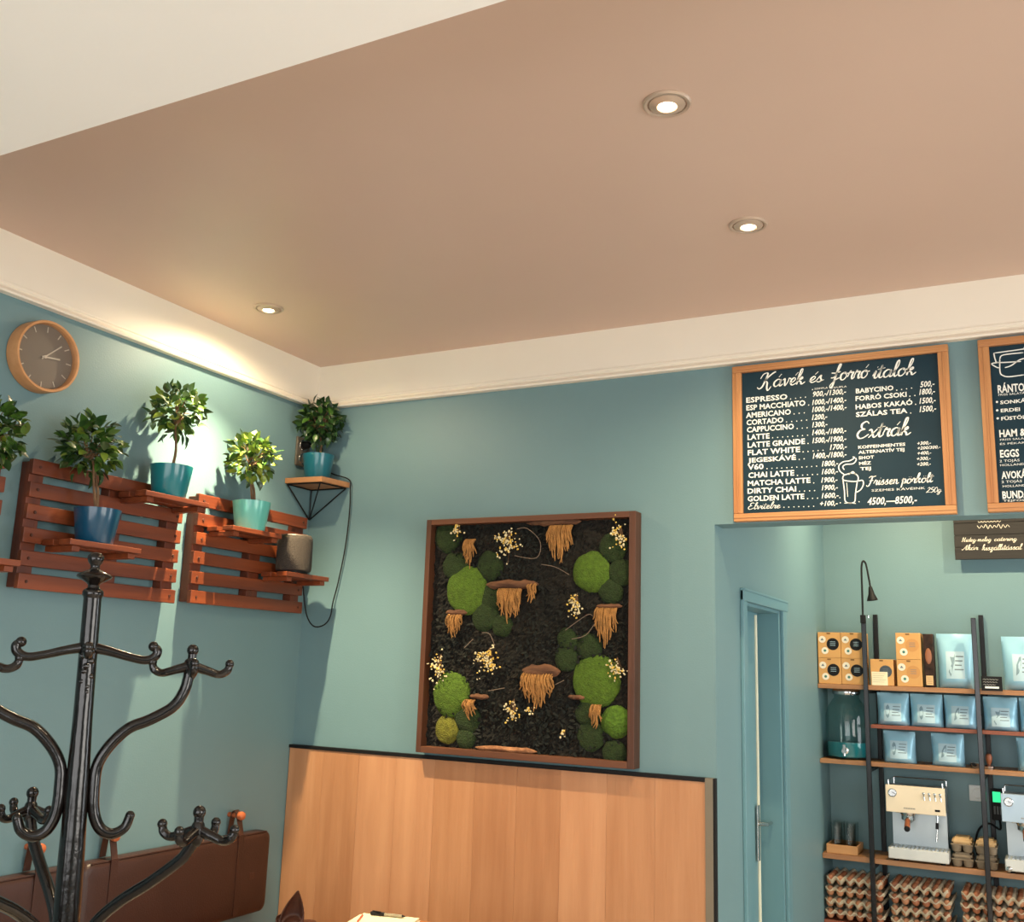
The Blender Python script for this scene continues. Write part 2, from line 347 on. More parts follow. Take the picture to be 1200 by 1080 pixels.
topiary(.150, -.570, 2.206, .150, -.592, 2.522, .115, pot('pot_turquoise_lit', (96, 184, 172)), 'topiary with warm light in its leaf colour, turquoise pot coloured as lit, above the grey speaker rack', (3, 2, 6), n=230, trunks=2)  # part of this pot's paleness is lamp light put into its colour
topiary(.150, -1.830, 1.963, .150, -1.800, 2.362, .118, pot('pot_teal_far', (20, 80, 108)), 'ball topiary on the rack ledge farthest from the room corner', (5, 4, 1))
# triangular-bracket corner shelf with its topiary
cs = thing('corner_shelf', (0, 0, 2.484), 'pale wooden corner shelf on a black wire bracket', 'shelf')
bm = bmesh.new(); poly(bm, [Vector(v) for v in ((.002, -.002, 2.484), (.002, -.196, 2.484), (.205, -.182, 2.484), (.229, -.002, 2.484))], (0, 0, .024)); obj('board', bm, SHELFW, cs)
bm = bmesh.new(); ap = (.012, -.012, 2.336)
for e in ((.01, -.185, 2.479), (.19, -.172, 2.479), (.215, -.012, 2.479), (.012, -.012, 2.479)): tube(bm, [e, ap], .0032, 6)
for a, b_ in (((.01, -.185, 2.480), (.19, -.172, 2.480)), ((.19, -.172, 2.480), (.215, -.012, 2.480)), ((.012, -.012, 2.48), (.01, -.185, 2.48)), ((.012, -.012, 2.48), (.215, -.012, 2.48))): tube(bm, [a, b_], .0032, 6)
obj('wire_bracket', bm, BLACK, cs)
topiary(.118, -.108, 2.5085, .120, -.112, 2.790, .118, pot('pot_teal_corner', (12, 92, 108)), 'dark-leaved topiary in a teal pot with dimmer light in its colour on the corner shelf', (2, 7, 0), ph=.118, pr=.074, squash=.95)
# wall clock
ck = thing('wall_clock', (0, -1.555, 2.695), 'round wall clock with light wooden rim and grey face', 'clock')
cy, cz = -1.556, 2.697; rc = .128
obj('rim', L([(rc*.93, .001), (rc, .004), (rc, .056), (rc*.985, .060), (rc*.93, .060), (rc*.91, .056), (rc*.91, .030)], (0, cy, cz), 56, 'x'), wood('beech_rim', (196, 144, 96), (176, 124, 78), 'y', .45), ck, smooth=True)
fc = obj('dial', L([(rc*.91, .028), (rc*.91, .033), (.001, .033)], (0, cy, cz), 48, 'x'), mat('grey_dial', (122, 112, 100), .5, var=.03), ck, smooth=True)
bm = bmesh.new(); PALE = mat('pale_marker', (206, 196, 178), .5)
for k in range(12):
    a = k*math.pi/6; r_ = Matrix.Rotation(a, 3, 'X')
    box(bm, .0332, .0342, cy-.0018, cy+.0018, cz+rc*.70, cz+rc*.86, rot=r_, pivot=(.033, cy, cz))
obj('hour_marks', bm, PALE, fc)
obj('minute_hand', B(.035, .036, cy-.0022, cy+.0022, cz-.015, cz+rc*.66, rot=Matrix.Rotation(R(-48), 3, 'X'), pivot=(.035, cy, cz)), PALE, ck)
obj('hour_hand', B(.0365, .0375, cy-.0028, cy+.0028, cz-.012, cz+rc*.48, rot=Matrix.Rotation(R(-84), 3, 'X'), pivot=(.036, cy, cz)), PALE, ck)
obj('centre_cap', L([(.006, .033), (.006, .040), (.002, .041)], (0, cy, cz), 16, 'x'), PALE, ck, smooth=True)
gm = glass('clock_glass', tint=.97); obj('glass', L([(rc*.905, .046), (rc*.905, .048), (.001, .048)], (0, cy, cz), 48, 'x'), gm, ck)
# double socket with plug
so = thing('double_socket', (0, -.092, 2.65), 'grey metal double wall socket above the corner shelf', 'socket')
obj('plate', B(.0005, .012, -.140, -.046, 2.583, 2.722, bev=.004), mat('socket_grey', (118, 110, 98), .35, .4), so)
for z in (2.685, 2.62): obj('outlet', L([(.03, .011), (.028, .017), (.021, .016), (.019, .009)], (0, -.093, z), 28, 'x'), CHROME, so, smooth=True)
# speaker
sp = thing('speaker', (.145, -.262, 2.053), 'grey fabric cylindrical speaker on the rack ledge by the corner', 'speaker')
FAB = mat('speaker_fabric', (62, 55, 48), .9, var=.2, scale=220, bump=.5, bscale=300)
obj('fabric_body', L([(.070, .010), (.0775, .014), (.080, .03), (.078, .145), (.0765, .160), (.072, .166)], (.145, -.262, 2.053), 40), FAB, sp, smooth=True)
obj('base', L([(.06, 0), (.064, .002), (.064, .0105)], (.145, -.262, 2.053), 32), BLK, sp)
obj('top_cap', L([(.0725, .166), (.070, .171), (.001, .172)], (.145, -.262, 2.053), 36), mat('speaker_cap', (90, 80, 70), .5), sp, smooth=True)
cabp = [(.05, -.093, 2.685), (.075, -.07, 2.67), (.06, -.025, 2.62), (.12, -.012, 2.56), (.236, -.02, 2.52), (.247, -.018, 2.47), (.248, -.014, 2.36), (.237, -.014, 2.20), (.21, -.014, 2.04), (.19, -.018, 1.945), (.189, -.03, 1.878), (.172, -.05, 1.839), (.13, -.07, 1.831), (.09, -.075, 1.877), (.075, -.088, 1.964), (.07, -.10, 2.035), (.10, -.16, 2.064)]
pw2 = obj('power_cord', T(cabp, .0032, 6, 5), BLK, sp, smooth=True)
obj('plug', L([(.018, .016), (.018, .032), (.012, .05), (.004, .052)], (0, -.093, 2.685), 18, 'x'), BLK, pw2, smooth=True)

# ================================================================ leather back cushions hung from pegs on the left wall
def cushion(y0, y1, label, straps, tagp=None):
    t = thing('back_cushion', (.04, (y0+y1)/2, .62), label, 'cushion', 'leather back cushions')
    bm = bmesh.new(); loops = []; za, zb = .625, .952
    for x, ins in ((.006, .012), (.009, .004), (.016, 0), (.058, 0), (.068, .003), (.074, .010), (.0765, .024), (.0775, .06)):
        lp = []; rc_ = max(.008, .034-ins*.5)
        for cy_, cz_, a0 in ((y1-ins-rc_, zb-ins-rc_, 0), (y0+ins+rc_, zb-ins-rc_, 90), (y0+ins+rc_, za+ins+rc_, 180), (y1-ins-rc_, za+ins+rc_, 270)):
            for q in range(6): aa = R(a0+q*18); lp.append(bm.verts.new((x, cy_+rc_*math.cos(aa), cz_+rc_*math.sin(aa))))
        loops.append(lp)
    for l0, l1 in zip(loops, loops[1:]):
        for q in range(24): bm.faces.new((l0[q], l0[(q+1) % 24], l1[(q+1) % 24], l1[q]))
    bm.faces.new(loops[0][::-1]); bm.faces.new(loops[-1])
    obj('padding', bm, LEATH, t, smooth=True, edge=50)
    for y in straps:
        s = obj('strap', B(.0775, .0805, y-.016, y+.016, .64, .955), LEATHD if False else LEATH, t)
        bm = bmesh.new(); pts = [(.0795, .950), (.066, 1.000), (.052, 1.040), (.04, 1.052), (.028, 1.044), (.02, 1.0), (.015, .955)]
        for (xa, za), (xb, zb) in zip(pts, pts[1:]): poly(bm, [Vector((xa, y-.014, za)), Vector((xb, y-.014, zb)), Vector((xb-.003, y-.014, zb-.002)), Vector((xa-.003, y-.014, za-.002))], (0, .028, 0))
        obj('strap_loop', bm, LEATHD, s)
        pk = obj('wall_peg', L([(.010, 0), (.010, .055), (.016, .058), (.018, .068), (.016, .078), (.006, .084)], (.0005, y, 1.030), 18, 'x'), wood('peg_wood', (176, 96, 56), (150, 76, 42), 'y', .45), None, smooth=True, loc=(0, y, 1.03), label='round wooden peg holding a leather cushion strap on the blue wall', cat='peg', group='wall pegs')
    if tagp:
        a, b_ = tagp; bm = B(.0775, .0785, a-.016, a+.016, b_-.014, b_+.014); tg = obj('maker_patch', bm, LEATHD, t)
        bm = bmesh.new()
        for k in range(3): box(bm, .0786, .0790, a-.011, a+.011-.005*k, b_+.006-.007*k, b_+.008-.007*k)
        obj('patch_stitching', bm, LEATH, tg)
    obj('piping', T([(.070, y0+.03, .949), (.070, (y0+y1)/2, .949), (.070, y1-.03, .949)], .0035, 6), LEATH, t)
cushion(-1.172, -.190, 'brown leather back cushion hung beside the room corner, with small stitched patch', (-1.045, -.385), (-.30, .78))
cushion(-2.160, -1.178, 'brown leather back cushion hung behind the coat stand', (-1.36, -2.0))

# ================================================================ bentwood coat stand
SX, SY = 1.219, -2.237
cst = thing('coat_stand', (SX, SY, 0), 'glossy dark bentwood coat stand with curled hooks', 'coat stand')
def sp_(az, r, z):
    k = .023*(1.9-z)/.78          # the stand leans a little
    return Vector((SX+math.cos(az)*r+math.cos(R(50))*k, SY+math.sin(az)*r+math.sin(R(50))*k, z))
def ax(z): return sp_(0, 0, z)
bm = bmesh.new()
prof = [(.030, .02), (.030, .6), (.029, 1.0), (.0265, 1.26), (.0235, 1.42), (.0205, 1.54), (.0195, 1.66), (.0195, 1.69), (.0192, 1.798), (.0200, 1.802), (.0225, 1.806), (.0225, 1.814), (.0195, 1.818), (.013, 1.822), (.012, 1.828), (.016, 1.833), (.030, 1.841), (.0365, 1.845), (.0375, 1.848), (.035, 1.852), (.023, 1.858), (.0115, 1.863), (.0095, 1.868), (.0105, 1.873), (.0155, 1.880), (.0178, 1.887), (.0165, 1.894), (.0105, 1.900), (.001, 1.902)]
rings = []
for r, z in prof:
    c = ax(z); rings.append([bm.verts.new(c+Vector((math.cos(a)*r, math.sin(a)*r, 0))) for a in [2*math.pi*k/28 for k in range(28)]])
for a, b_ in zip(rings, rings[1:]):
    for k in range(28): bm.faces.new((a[k], a[(k+1) % 28], b_[(k+1) % 28], b_[k]))
bm.faces.new(rings[0][::-1]); bm.faces.new(rings[-1])
obj('pole', bm, STAND, cst, smooth=True)
def arm(name, az, pts, r, end=None, parent=None, n=10):
    bm = bmesh.new(); P = [sp_(R(az), a, z) for a, z in pts]; tube(bm, P, r, n, 6)
    if end: ball(bm, P[-1], end, seg=12)
    return obj(name, bm, STAND, parent or cst, smooth=True)
# carved knob below the top hooks
bm = bmesh.new()
for k in range(10):
    z = 1.695-.011*k; a = k*2.4; ball(bm, ax(z)+Vector((math.cos(R(-40)+math.sin(a)*.6)*.0155, math.sin(R(-40)+math.sin(a)*.6)*.0155, 0)), .0095*(1-.04*k), seg=8)
obj('carving', bm, STAND, cst, smooth=True)
for az in (50, 230, 140, 320):
    hk = [(.014, 1.690), (.044, 1.684), (.090, 1.672), (.122, 1.667), (.141, 1.676), (.145, 1.690), (.136, 1.698)] if az != 320 else [(.012, 1.69), (.03, 1.683), (.05, 1.675), (.064, 1.68), (.066, 1.692)]
    if az == 140: hk = [(a*.8, z) for a, z in hk]
    arm('top_hook', az, hk, [.0125, .0105, .0095, .0098, .0105, .0105, .008], .0115)
def cluster(az, r, z, parent):
    """small branching hooks at the end of an arm"""
    c = sp_(R(az), r, z); side = Vector((-math.sin(R(az)), math.cos(R(az)), 0)); out = Vector((math.cos(R(az)), math.sin(R(az)), 0)); U = Vector((0, 0, 1))
    bm = bmesh.new(); ball(bm, c, .018, (.9, .9, 1.6), 12); tube(bm, [c, c+U*.02, c+U*.036], [.013, .0095, .010], 10, 3); ball(bm, c+U*.041, .0135, seg=12)
    obj('hook_knob', bm, STAND, parent, smooth=True)
    for dv in (out*1, -out*1, side*.8, -side*.8):
        bm = bmesh.new(); P = [c+U*.006, c+dv*.034-U*.004, c+dv*.062-U*.012, c+dv*.080-U*.004, c+dv*.085+U*.012]
        tube(bm, P, [.0125, .010, .009, .0095, .008], 9, 5); ball(bm, P[-1], .0105, seg=10); obj('small_hook', bm, STAND, parent, smooth=True)
SA = [(.218, 1.645), (.210, 1.604), (.187, 1.566), (.139, 1.537), (.096, 1.518), (.060, 1.482), (.038, 1.442), (.034, 1.398), (.037, 1.345), (.052, 1.309), (.077, 1.296), (.102, 1.308), (.112, 1.333)]
for az in (50, 230):
    a = arm('s_arm', az, SA, [.0125, .0125, .0125, .0125, .0125, .012, .010], .0105); cluster(az, .221, 1.652, a)
for az, s in ((140, .62),):
    arm('s_arm', az, [(.05, 1.335), (.034, 1.36), (.036, 1.33), (.052, 1.309), (.075, 1.300), (.098, 1.312), (.108, 1.335)], .009, .0105)
SB = [(.300, 1.312), (.281, 1.285), (.262, 1.264), (.195, 1.216), (.125, 1.172), (.068, 1.120), (.040, 1.05), (.036, .99), (.045, .94), (.075, .915), (.105, .925), (.115, .95)]
for az in (12, 168, 282):
    q = {12: 1.0, 168: .66, 282: 1.2}[az]
    a = arm('lower_arm', az, [(r*q, z) for r, z in SB], [.012, .0125, .0125, .0125, .012, .012, .010], .0105); cluster(az, .301*q, 1.322, a)
# feet and umbrella ring
for az in (12, 102, 192, 282):
    arm('leg', az, [(.03, .62), (.05, .45), (.11, .30), (.20, .16), (.275, .06), (.30, .013)], [.014, .015, .016, .016, .015, .013])
bm = bmesh.new(); tube(bm, [sp_(2*math.pi*k/32, .20, .30) for k in range(33)], .011, 8); obj('umbrella_ring', bm, STAND, cst, smooth=True)

# ================================================================ bench, table, papers, dog
bn = thing('corner_bench', (1, -.25, 0), 'wooden corner bench below the oak panelling', 'bench')
obj('seat', B(.08, 1.95, -.46, -.03, .40, .45, bev=.008), wood('bench_wood', (150, 92, 54), (126, 74, 42), 'x', .45), bn)
obj('front_panel', B(.10, 1.90, -.44, -.42, 0, .40), MC['bench_wood'], bn)
obj('side_panel', B(1.90, 1.93, -.42, -.03, 0, .40), MC['bench_wood'], bn)
tb = thing('cafe_table', (1.15, -.85, 0), 'orange-brown wooden table in front of the oak panelling', 'table')
TW_ = wood('table_wood', (186, 106, 52), (160, 84, 38), 'x', .35, coat=.4); rz = Matrix.Rotation(R(9), 3, 'Z')
obj('table_top', B(.85, 1.67, -1.10, -.40, .727, .757, bev=.006, rot=rz), TW_, tb)
for x in (.97, 1.55):
    for y in (-1.0, -.60): obj('leg', B(x-.025, x+.025, y-.025, y+.025, 0, .727, bev=.004, rot=rz, pivot=(1.26, -.75, .4)), BLACK, tb)
ps = thing('paper_stack', (.98, -.62, .757), 'stack of cream paper sheets lying on the wooden table', 'paper')
for k in range(7):
    r_ = Matrix.Rotation(R(18+random.uniform(-4, 4)), 3, 'Z'); dx, dy = random.uniform(-.008, .008), random.uniform(-.008, .008)
    obj('sheet', B(.865+dx, 1.075+dx, -.755+dy, -.545+dy, .7575+k*.004, .7610+k*.004, rot=r_), PAPER, ps)
pn = thing('pen', (.93, -.55, .786), 'black pen with clip lying on the paper stack', 'pen')
obj('barrel', T([(.915, -.575, .7915), (1.0, -.553, .7915)], .0055, 8), mat('pen_clear', (150, 140, 116), .2), pn)
obj('cap', T([(.885, -.583, .7925), (.935, -.570, .7925)], .0065, 8), BLK, pn); obj('clip', B(.89, .925, -.582, -.576, .7992, .8015), BLK, pn); obj('tip', T([(1.0, -.553, .7915), (1.012, -.55, .7915)], [.005, .001], 8), BLK, pn)
rp = obj('red_pencil', T([(.868, -.61, .788), (.905, -.69, .788)], .0035, 6), mat('red_lacquer', (196, 70, 48), .4), None, loc=(.89, -.65, .786), label='red pencil lying across the paper stack', cat='pencil')
# dog seated on the bench: only an ear reaches into the picture
FUR = mat('brown_fur', (74, 40, 27), .5, var=.25, scale=30, bump=.3, bscale=240)
dogm = thing('dog', (.42, -.36, .45), 'brown short-haired dog with one pricked pointed ear', 'dog')
bm = bmesh.new()
ball(bm, (.36, -.27, .545), .085, (1.05, 1.0, 1.1)); ball(bm, (.40, -.36, .575), .075, (.95, .95, 1.15))
tube(bm, [(.36, -.28, .55), (.40, -.36, .58), (.425, -.41, .615), (.435, -.445, .645)], [.085, .078, .052, .045], 14, 5)
ball(bm, (.435, -.455, .652), .052, (1, 1.05, .88)); tube(bm, [(.44, -.47, .645), (.46, -.52, .632), (.472, -.548, .624)], [.038, .026, .020], 12, 3); ball(bm, (.474, -.553, .628), .011)
for dx in (-.035, .035):
    tube(bm, [(.40+dx, -.39, .56), (.41+dx, -.415, .50), (.415+dx, -.42, .462)], [.030, .020, .017], 10, 3); ball(bm, (.42+dx, -.437, .460), .020, (1, 1.5, .6))
    tube(bm, [(.355+dx*1.9, -.26, .53), (.37+dx*2.2, -.33, .50), (.36+dx*2.2, -.27, .466)], [.045, .030, .018], 10, 3); ball(bm, (.375+dx*2.2, -.32, .461), .020, (1, 1.8, .6))
tube(bm, [(.33, -.21, .50), (.28, -.16, .475), (.24, -.19, .468)], [.02, .014, .008], 8, 4)
def ear(tip, base, side, back, wd, dp):
    t, b0 = Vector(tip), Vector(base); sd = Vector(side).normalized(); bk = Vector(back).normalized(); rows = []; n_ = 12
    for i in range(n_+1):
        s_ = i/n_; c = b0.lerp(t, s_) + bk*.010*math.sin(math.pi*s_); w_ = wd*(1-s_)**.8*(1+.25*math.sin(math.pi*s_)) + .003; row = []
        for k in range(13): a = math.pi*k/12; row.append(bm.verts.new(c + sd*math.cos(a)*w_ + bk*math.sin(a)*dp*(w_/wd)))
        for k in range(11, 0, -1): a = math.pi*k/12; row.append(bm.verts.new(c + sd*math.cos(a)*w_*.86 + bk*(math.sin(a)*dp*(w_/wd)-.009)))
        rows.append(row)
    m_ = len(rows[0])
    for r0, r1 in zip(rows, rows[1:]):
        for k in range(m_): bm.faces.new((r0[k], r0[(k+1) % m_], r1[(k+1) % m_], r1[k]))
    bm.faces.new(rows[0][::-1]); bm.faces.new(rows[-1])
ear((.483, -.498, .803), (.446, -.482, .668), (.72, .69, 0), (-.69, .72, .1), .047, .036)
ear((.372, -.478, .694), (.410, -.470, .672), (.55, .5, .6), (-.69, .72, .1), .034, .026)
dg = obj('body', bm, FUR, dogm, smooth=True)
md = dg.modifiers.new('weld', 'REMESH'); md.mode = 'VOXEL'; md.voxel_size = .0045; md.use_smooth_shade = True
sm = dg.modifiers.new('smooth', 'SMOOTH'); sm.factor = .5; sm.iterations = 3
dogm.location.z += .004
for s in (-1, 1): obj('eye', (lambda b: (ball(b, (.452+s*.026-.006, -.494+s*.012, .664), .0075, seg=10), b)[1])(bmesh.new()), mat('dog_eye', (20, 12, 8), .1), dogm, smooth=True)

# ---- measured layout tables (metres): lettering rows, drawn strokes, moss picture contents
M1 = [('C', 'ESPRESSO', 2.129, 2.718, 0.159, 0.022), ('C', 'ESP MACCHIATO', 2.129, 2.687, 0.226, 0.022), ('C', 'AMERICANO', 2.127, 2.657, 0.173, 0.022),
 ('C', 'CORTADO', 2.129, 2.628, 0.142, 0.022), ('C', 'CAPPUCCINO', 2.13, 2.599, 0.18, 0.022), ('C', 'LATTE', 2.132, 2.569, 0.085, 0.022),
 ('C', 'LATTE GRANDE', 2.132, 2.538, 0.218, 0.022), ('C', 'FLAT WHITE', 2.132, 2.508, 0.199, 0.022), ('C', 'JEGESKÁVÉ', 2.132, 2.479, 0.183, 0.019),
 ('C', 'V60', 2.131, 2.451, 0.061, 0.022), ('C', 'CHAI LATTE', 2.133, 2.419, 0.174, 0.022), ('C', 'MATCHA LATTE', 2.13, 2.388, 0.236, 0.021),
 ('C', 'DIRTY CHAI', 2.129, 2.358, 0.184, 0.021), ('C', 'GOLDEN LATTE', 2.129, 2.328, 0.213, 0.021), ('S', 'Elvitelre', 2.131, 2.297, 0.123, 0.024),
 ('P', '900,-/1300,-', 2.384, 2.718, 0.121, 0.02), ('P', '1000,-/1400,-', 2.38, 2.686, 0.125, 0.02), ('P', '1000,-/1400,-', 2.379, 2.658, 0.126, 0.02),
 ('P', '1200,-', 2.378, 2.628, 0.056, 0.02), ('P', '1300,-', 2.378, 2.599, 0.056, 0.02), ('P', '1400,-/1800,-', 2.377, 2.569, 0.124, 0.02),
 ('P', '1500,-/1900,-', 2.377, 2.538, 0.123, 0.02), ('P', '1700,-', 2.44, 2.508, 0.061, 0.02), ('P', '1400,-/1800,-', 2.377, 2.479, 0.122, 0.02),
 ('P', '1800,-', 2.409, 2.447, 0.059, 0.02), ('P', '1600,-', 2.408, 2.417, 0.058, 0.02), ('P', '1900,-', 2.405, 2.386, 0.059, 0.019),
 ('P', '1900,-', 2.406, 2.357, 0.058, 0.019), ('P', '1600,-', 2.405, 2.327, 0.061, 0.019), ('P', '+100,-', 2.398, 2.298, 0.064, 0.018),
 ('C', 'SZIMPLA', 2.39, 2.745, 0.049, 0.007), ('C', 'DUPLA', 2.461, 2.743, 0.047, 0.007), ('C', 'BABYCINO', 2.54, 2.716, 0.132, 0.019),
 ('C', 'FORRÓ CSOKI', 2.538, 2.687, 0.178, 0.019), ('C', 'HABOS KAKAÓ', 2.537, 2.655, 0.198, 0.019), ('C', 'SZÁLAS TEA', 2.537, 2.626, 0.179, 0.019),
 ('P', '500,-', 2.763, 2.717, 0.049, 0.021), ('P', '1800,-', 2.759, 2.689, 0.053, 0.021), ('P', '1500,-', 2.758, 2.656, 0.055, 0.021),
 ('P', '1500,-', 2.757, 2.625, 0.056, 0.021), ('S', 'Extrák', 2.54, 2.544, 0.185, 0.06), ('C', 'KOFFEINMENTES', 2.541, 2.505, 0.163, 0.012),
 ('C', 'ALTERNATÍV TEJ', 2.541, 2.486, 0.159, 0.012), ('C', 'SHOT', 2.541, 2.465, 0.054, 0.012), ('C', 'MÉZ', 2.542, 2.444, 0.042, 0.012),
 ('C', 'TEJ', 2.545, 2.424, 0.038, 0.012), ('P', '+300,-', 2.744, 2.504, 0.046, 0.012), ('P', '+200/300,-', 2.744, 2.487, 0.076, 0.011),
 ('P', '+400,-', 2.743, 2.468, 0.046, 0.012), ('P', '+300,-', 2.74, 2.448, 0.046, 0.012), ('P', '+200,-', 2.74, 2.428, 0.046, 0.012),
 ('S', 'Frissen pörkölt', 2.565, 2.367, 0.229, 0.033), ('C', 'SZEMES KÁVÉINK', 2.582, 2.343, 0.181, 0.009), ('S', '250g', 2.766, 2.33, 0.051, 0.019),
 ('P', '4500,—8500,-', 2.566, 2.295, 0.168, 0.026), ('S', 'Kávék', 2.173, 2.779, 0.183, 0.056), ('S', 'és', 2.371, 2.781, 0.055, 0.047),
 ('S', 'forró', 2.448, 2.78, 0.145, 0.058), ('S', 'italok', 2.601, 2.774, 0.151, 0.057)]
CUP = [[(2.483, 2.403), (2.49, 2.41), (2.518, 2.415), (2.534, 2.406), (2.537, 2.393), (2.531, 2.384), (2.503, 2.386), (2.484, 2.392), (2.483, 2.403)],
 [(2.483, 2.394), (2.487, 2.351), (2.49, 2.31), (2.52, 2.307), (2.526, 2.342), (2.534, 2.386)], [(2.485, 2.305), (2.525, 2.302)],
 [(2.536, 2.384), (2.552, 2.386), (2.554, 2.37), (2.544, 2.352), (2.529, 2.343)],
 [(2.49, 2.41), (2.473, 2.426), (2.47, 2.445), (2.485, 2.459), (2.509, 2.462), (2.527, 2.472), (2.52, 2.476)],
 [(2.489, 2.429), (2.484, 2.441), (2.495, 2.449), (2.52, 2.45), (2.532, 2.462), (2.531, 2.471)], [(2.504, 2.41), (2.519, 2.42), (2.529, 2.408)],
 [(2.496, 2.38), (2.498, 2.328)]]
DOTS = [(2.3, 2.717), (2.319, 2.718), (2.338, 2.719), (2.356, 2.719), (2.367, 2.687), (2.312, 2.657), (2.331, 2.658), (2.35, 2.658), (2.283, 2.628), (2.302, 2.628),
 (2.321, 2.628), (2.339, 2.629), (2.358, 2.629), (2.322, 2.599), (2.341, 2.599), (2.359, 2.599), (2.229, 2.57), (2.248, 2.57), (2.267, 2.57), (2.286, 2.57),
 (2.304, 2.57), (2.323, 2.57), (2.341, 2.57), (2.36, 2.57), (2.361, 2.538), (2.342, 2.507), (2.36, 2.507), (2.379, 2.508), (2.397, 2.508), (2.415, 2.508), (2.327, 2.479),
 (2.345, 2.48), (2.205, 2.451), (2.224, 2.451), (2.243, 2.451), (2.261, 2.45), (2.28, 2.45), (2.299, 2.45), (2.317, 2.45), (2.336, 2.449), (2.354, 2.449), (2.372, 2.449),
 (2.39, 2.449), (2.319, 2.418), (2.338, 2.418), (2.356, 2.418), (2.374, 2.418), (2.392, 2.418), (2.378, 2.386), (2.325, 2.357), (2.343, 2.357), (2.362, 2.357),
 (2.38, 2.357), (2.354, 2.328), (2.372, 2.328), (2.39, 2.328), (2.266, 2.299), (2.284, 2.299), (2.303, 2.299), (2.321, 2.299), (2.339, 2.298), (2.357, 2.298),
 (2.375, 2.298), (2.683, 2.714), (2.7, 2.715), (2.717, 2.716), (2.734, 2.717), (2.727, 2.687), (2.744, 2.688), (2.745, 2.655), (2.727, 2.624), (2.383, 2.746),
 (2.454, 2.745), (2.47, 2.326), (2.471, 2.307), (2.537, 2.308)]
M2 = [('C', 'RÁNTOTTA', 3.015, 2.671, 0.131, 0.03), ('C', 'FRISS SALÁTÁVAL', 3.016, 2.66, 0.107, 0.008), ('C', 'SONKÁS', 3.02, 2.63, 0.09, 0.013),
 ('C', 'ERDEI', 3.02, 2.601, 0.06, 0.013), ('C', 'FÜSTÖLT', 3.02, 2.572, 0.09, 0.013), ('C', 'HAM & EGGS', 3.011, 2.513, 0.153, 0.027),
 ('C', 'FRISS SALÁTA', 3.012, 2.5, 0.094, 0.007), ('C', 'ÉS PÉKÁRU', 3.011, 2.485, 0.09, 0.007), ('C', 'EGGS', 3.009, 2.441, 0.059, 0.028),
 ('C', '2 TOJÁS', 3.006, 2.424, 0.062, 0.009), ('C', 'HOLLANDI', 3.007, 2.41, 0.079, 0.008), ('C', 'AVOKÁDÓ', 3.009, 2.366, 0.11, 0.027),
 ('C', '2 TOJÁS', 3.008, 2.351, 0.063, 0.009), ('C', 'HOLLANDI', 3.011, 2.336, 0.074, 0.008), ('C', 'BUNDÁS', 3.008, 2.297, 0.092, 0.027),
 ('C', 'TEJFÖL', 3.009, 2.286, 0.069, 0.007)]
CUP2 = [[(3.01, 2.817), (3.104, 2.821), (3.106, 2.825), (3.113, 2.797)], [(3.01, 2.817), (3.014, 2.791), (3.024, 2.781), (3.094, 2.777)],
 [(3.024, 2.781), (3.001, 2.779), (3.017, 2.764), (3.026, 2.762)], [(3.028, 2.794), (3.04, 2.807), (3.103, 2.808)],
 [(3.028, 2.794), (3.026, 2.746), (3.035, 2.732), (3.054, 2.726), (3.1, 2.728)], [(3.042, 2.76), (3.063, 2.766), (3.087, 2.782), (3.109, 2.788)]]
DOTS2 = [(3.01, 2.639), (3.009, 2.609), (3.009, 2.58)]
M3 = [('S', 'Hideg-meleg', 2.739, 2.421, 0.147, 0.023), ('S', 'catering', 2.901, 2.421, 0.109, 0.023), ('S', 'Akár', 2.738, 2.376, 0.081, 0.027),
 ('S', 'kiszállítással', 2.837, 2.373, 0.196, 0.029)]
BALLS = [(0.914, 1.995, 0.105, 0), (1.489, 2.066, 0.082, 0), (1.519, 1.635, 0.105, 0), (0.852, 1.557, 0.092, 0), (1.603, 1.482, 0.063, 1), (0.84, 1.41, 0.059, 3),
 (0.801, 2.228, 0.07, 2), (0.843, 2.1, 0.063, 2), (1.015, 2.097, 0.066, 2), (1.0, 1.888, 0.066, 2), (1.086, 1.847, 0.048, 2), (1.027, 1.963, 0.058, 2),
 (1.581, 2.164, 0.061, 2), (1.615, 2.062, 0.056, 2), (1.573, 1.987, 0.054, 2), (1.389, 1.795, 0.049, 2), (1.484, 1.763, 0.057, 2), (1.385, 1.719, 0.055, 2),
 (0.934, 1.459, 0.063, 2), (0.932, 1.378, 0.046, 2), (1.496, 1.421, 0.06, 2), (1.597, 1.365, 0.05, 2), (1.483, 1.507, 0.054, 2)]
BARK = [(1.32, 2.274, 0.132, 0.014), (1.134, 2.017, 0.13, 0.019), (0.869, 1.898, 0.056, 0.013), (1.28, 1.666, 0.09, 0.025), (0.996, 1.552, 0.048, 0.011),
 (1.439, 1.568, 0.038, 0.009), (1.129, 1.348, 0.149, 0.012), (1.574, 1.927, 0.059, 0.009)]
CAT = [(1.355, 2.259, 0.173, 0.114), (0.925, 2.213, 0.137, 0.056), (1.128, 2.0, 0.168, 0.118), (1.234, 2.02, 0.094, 0.041), (0.867, 1.893, 0.112, 0.075),
 (1.565, 1.922, 0.169, 0.096), (1.268, 1.656, 0.155, 0.152), (0.957, 1.538, 0.093, 0.054), (1.526, 1.543, 0.111, 0.048)]
FL = [(0.864, 2.243, 0.057, 0.076), (1.115, 2.197, 0.131, 0.108), (1.619, 2.204, 0.086, 0.107), (1.431, 1.931, 0.072, 0.11), (1.038, 1.695, 0.119, 0.136),
 (0.799, 1.662, 0.081, 0.137), (1.609, 1.686, 0.079, 0.094), (1.158, 1.501, 0.069, 0.109), (1.392, 1.424, 0.013, 0.044), (1.239, 1.505, 0.045, 0.034)]
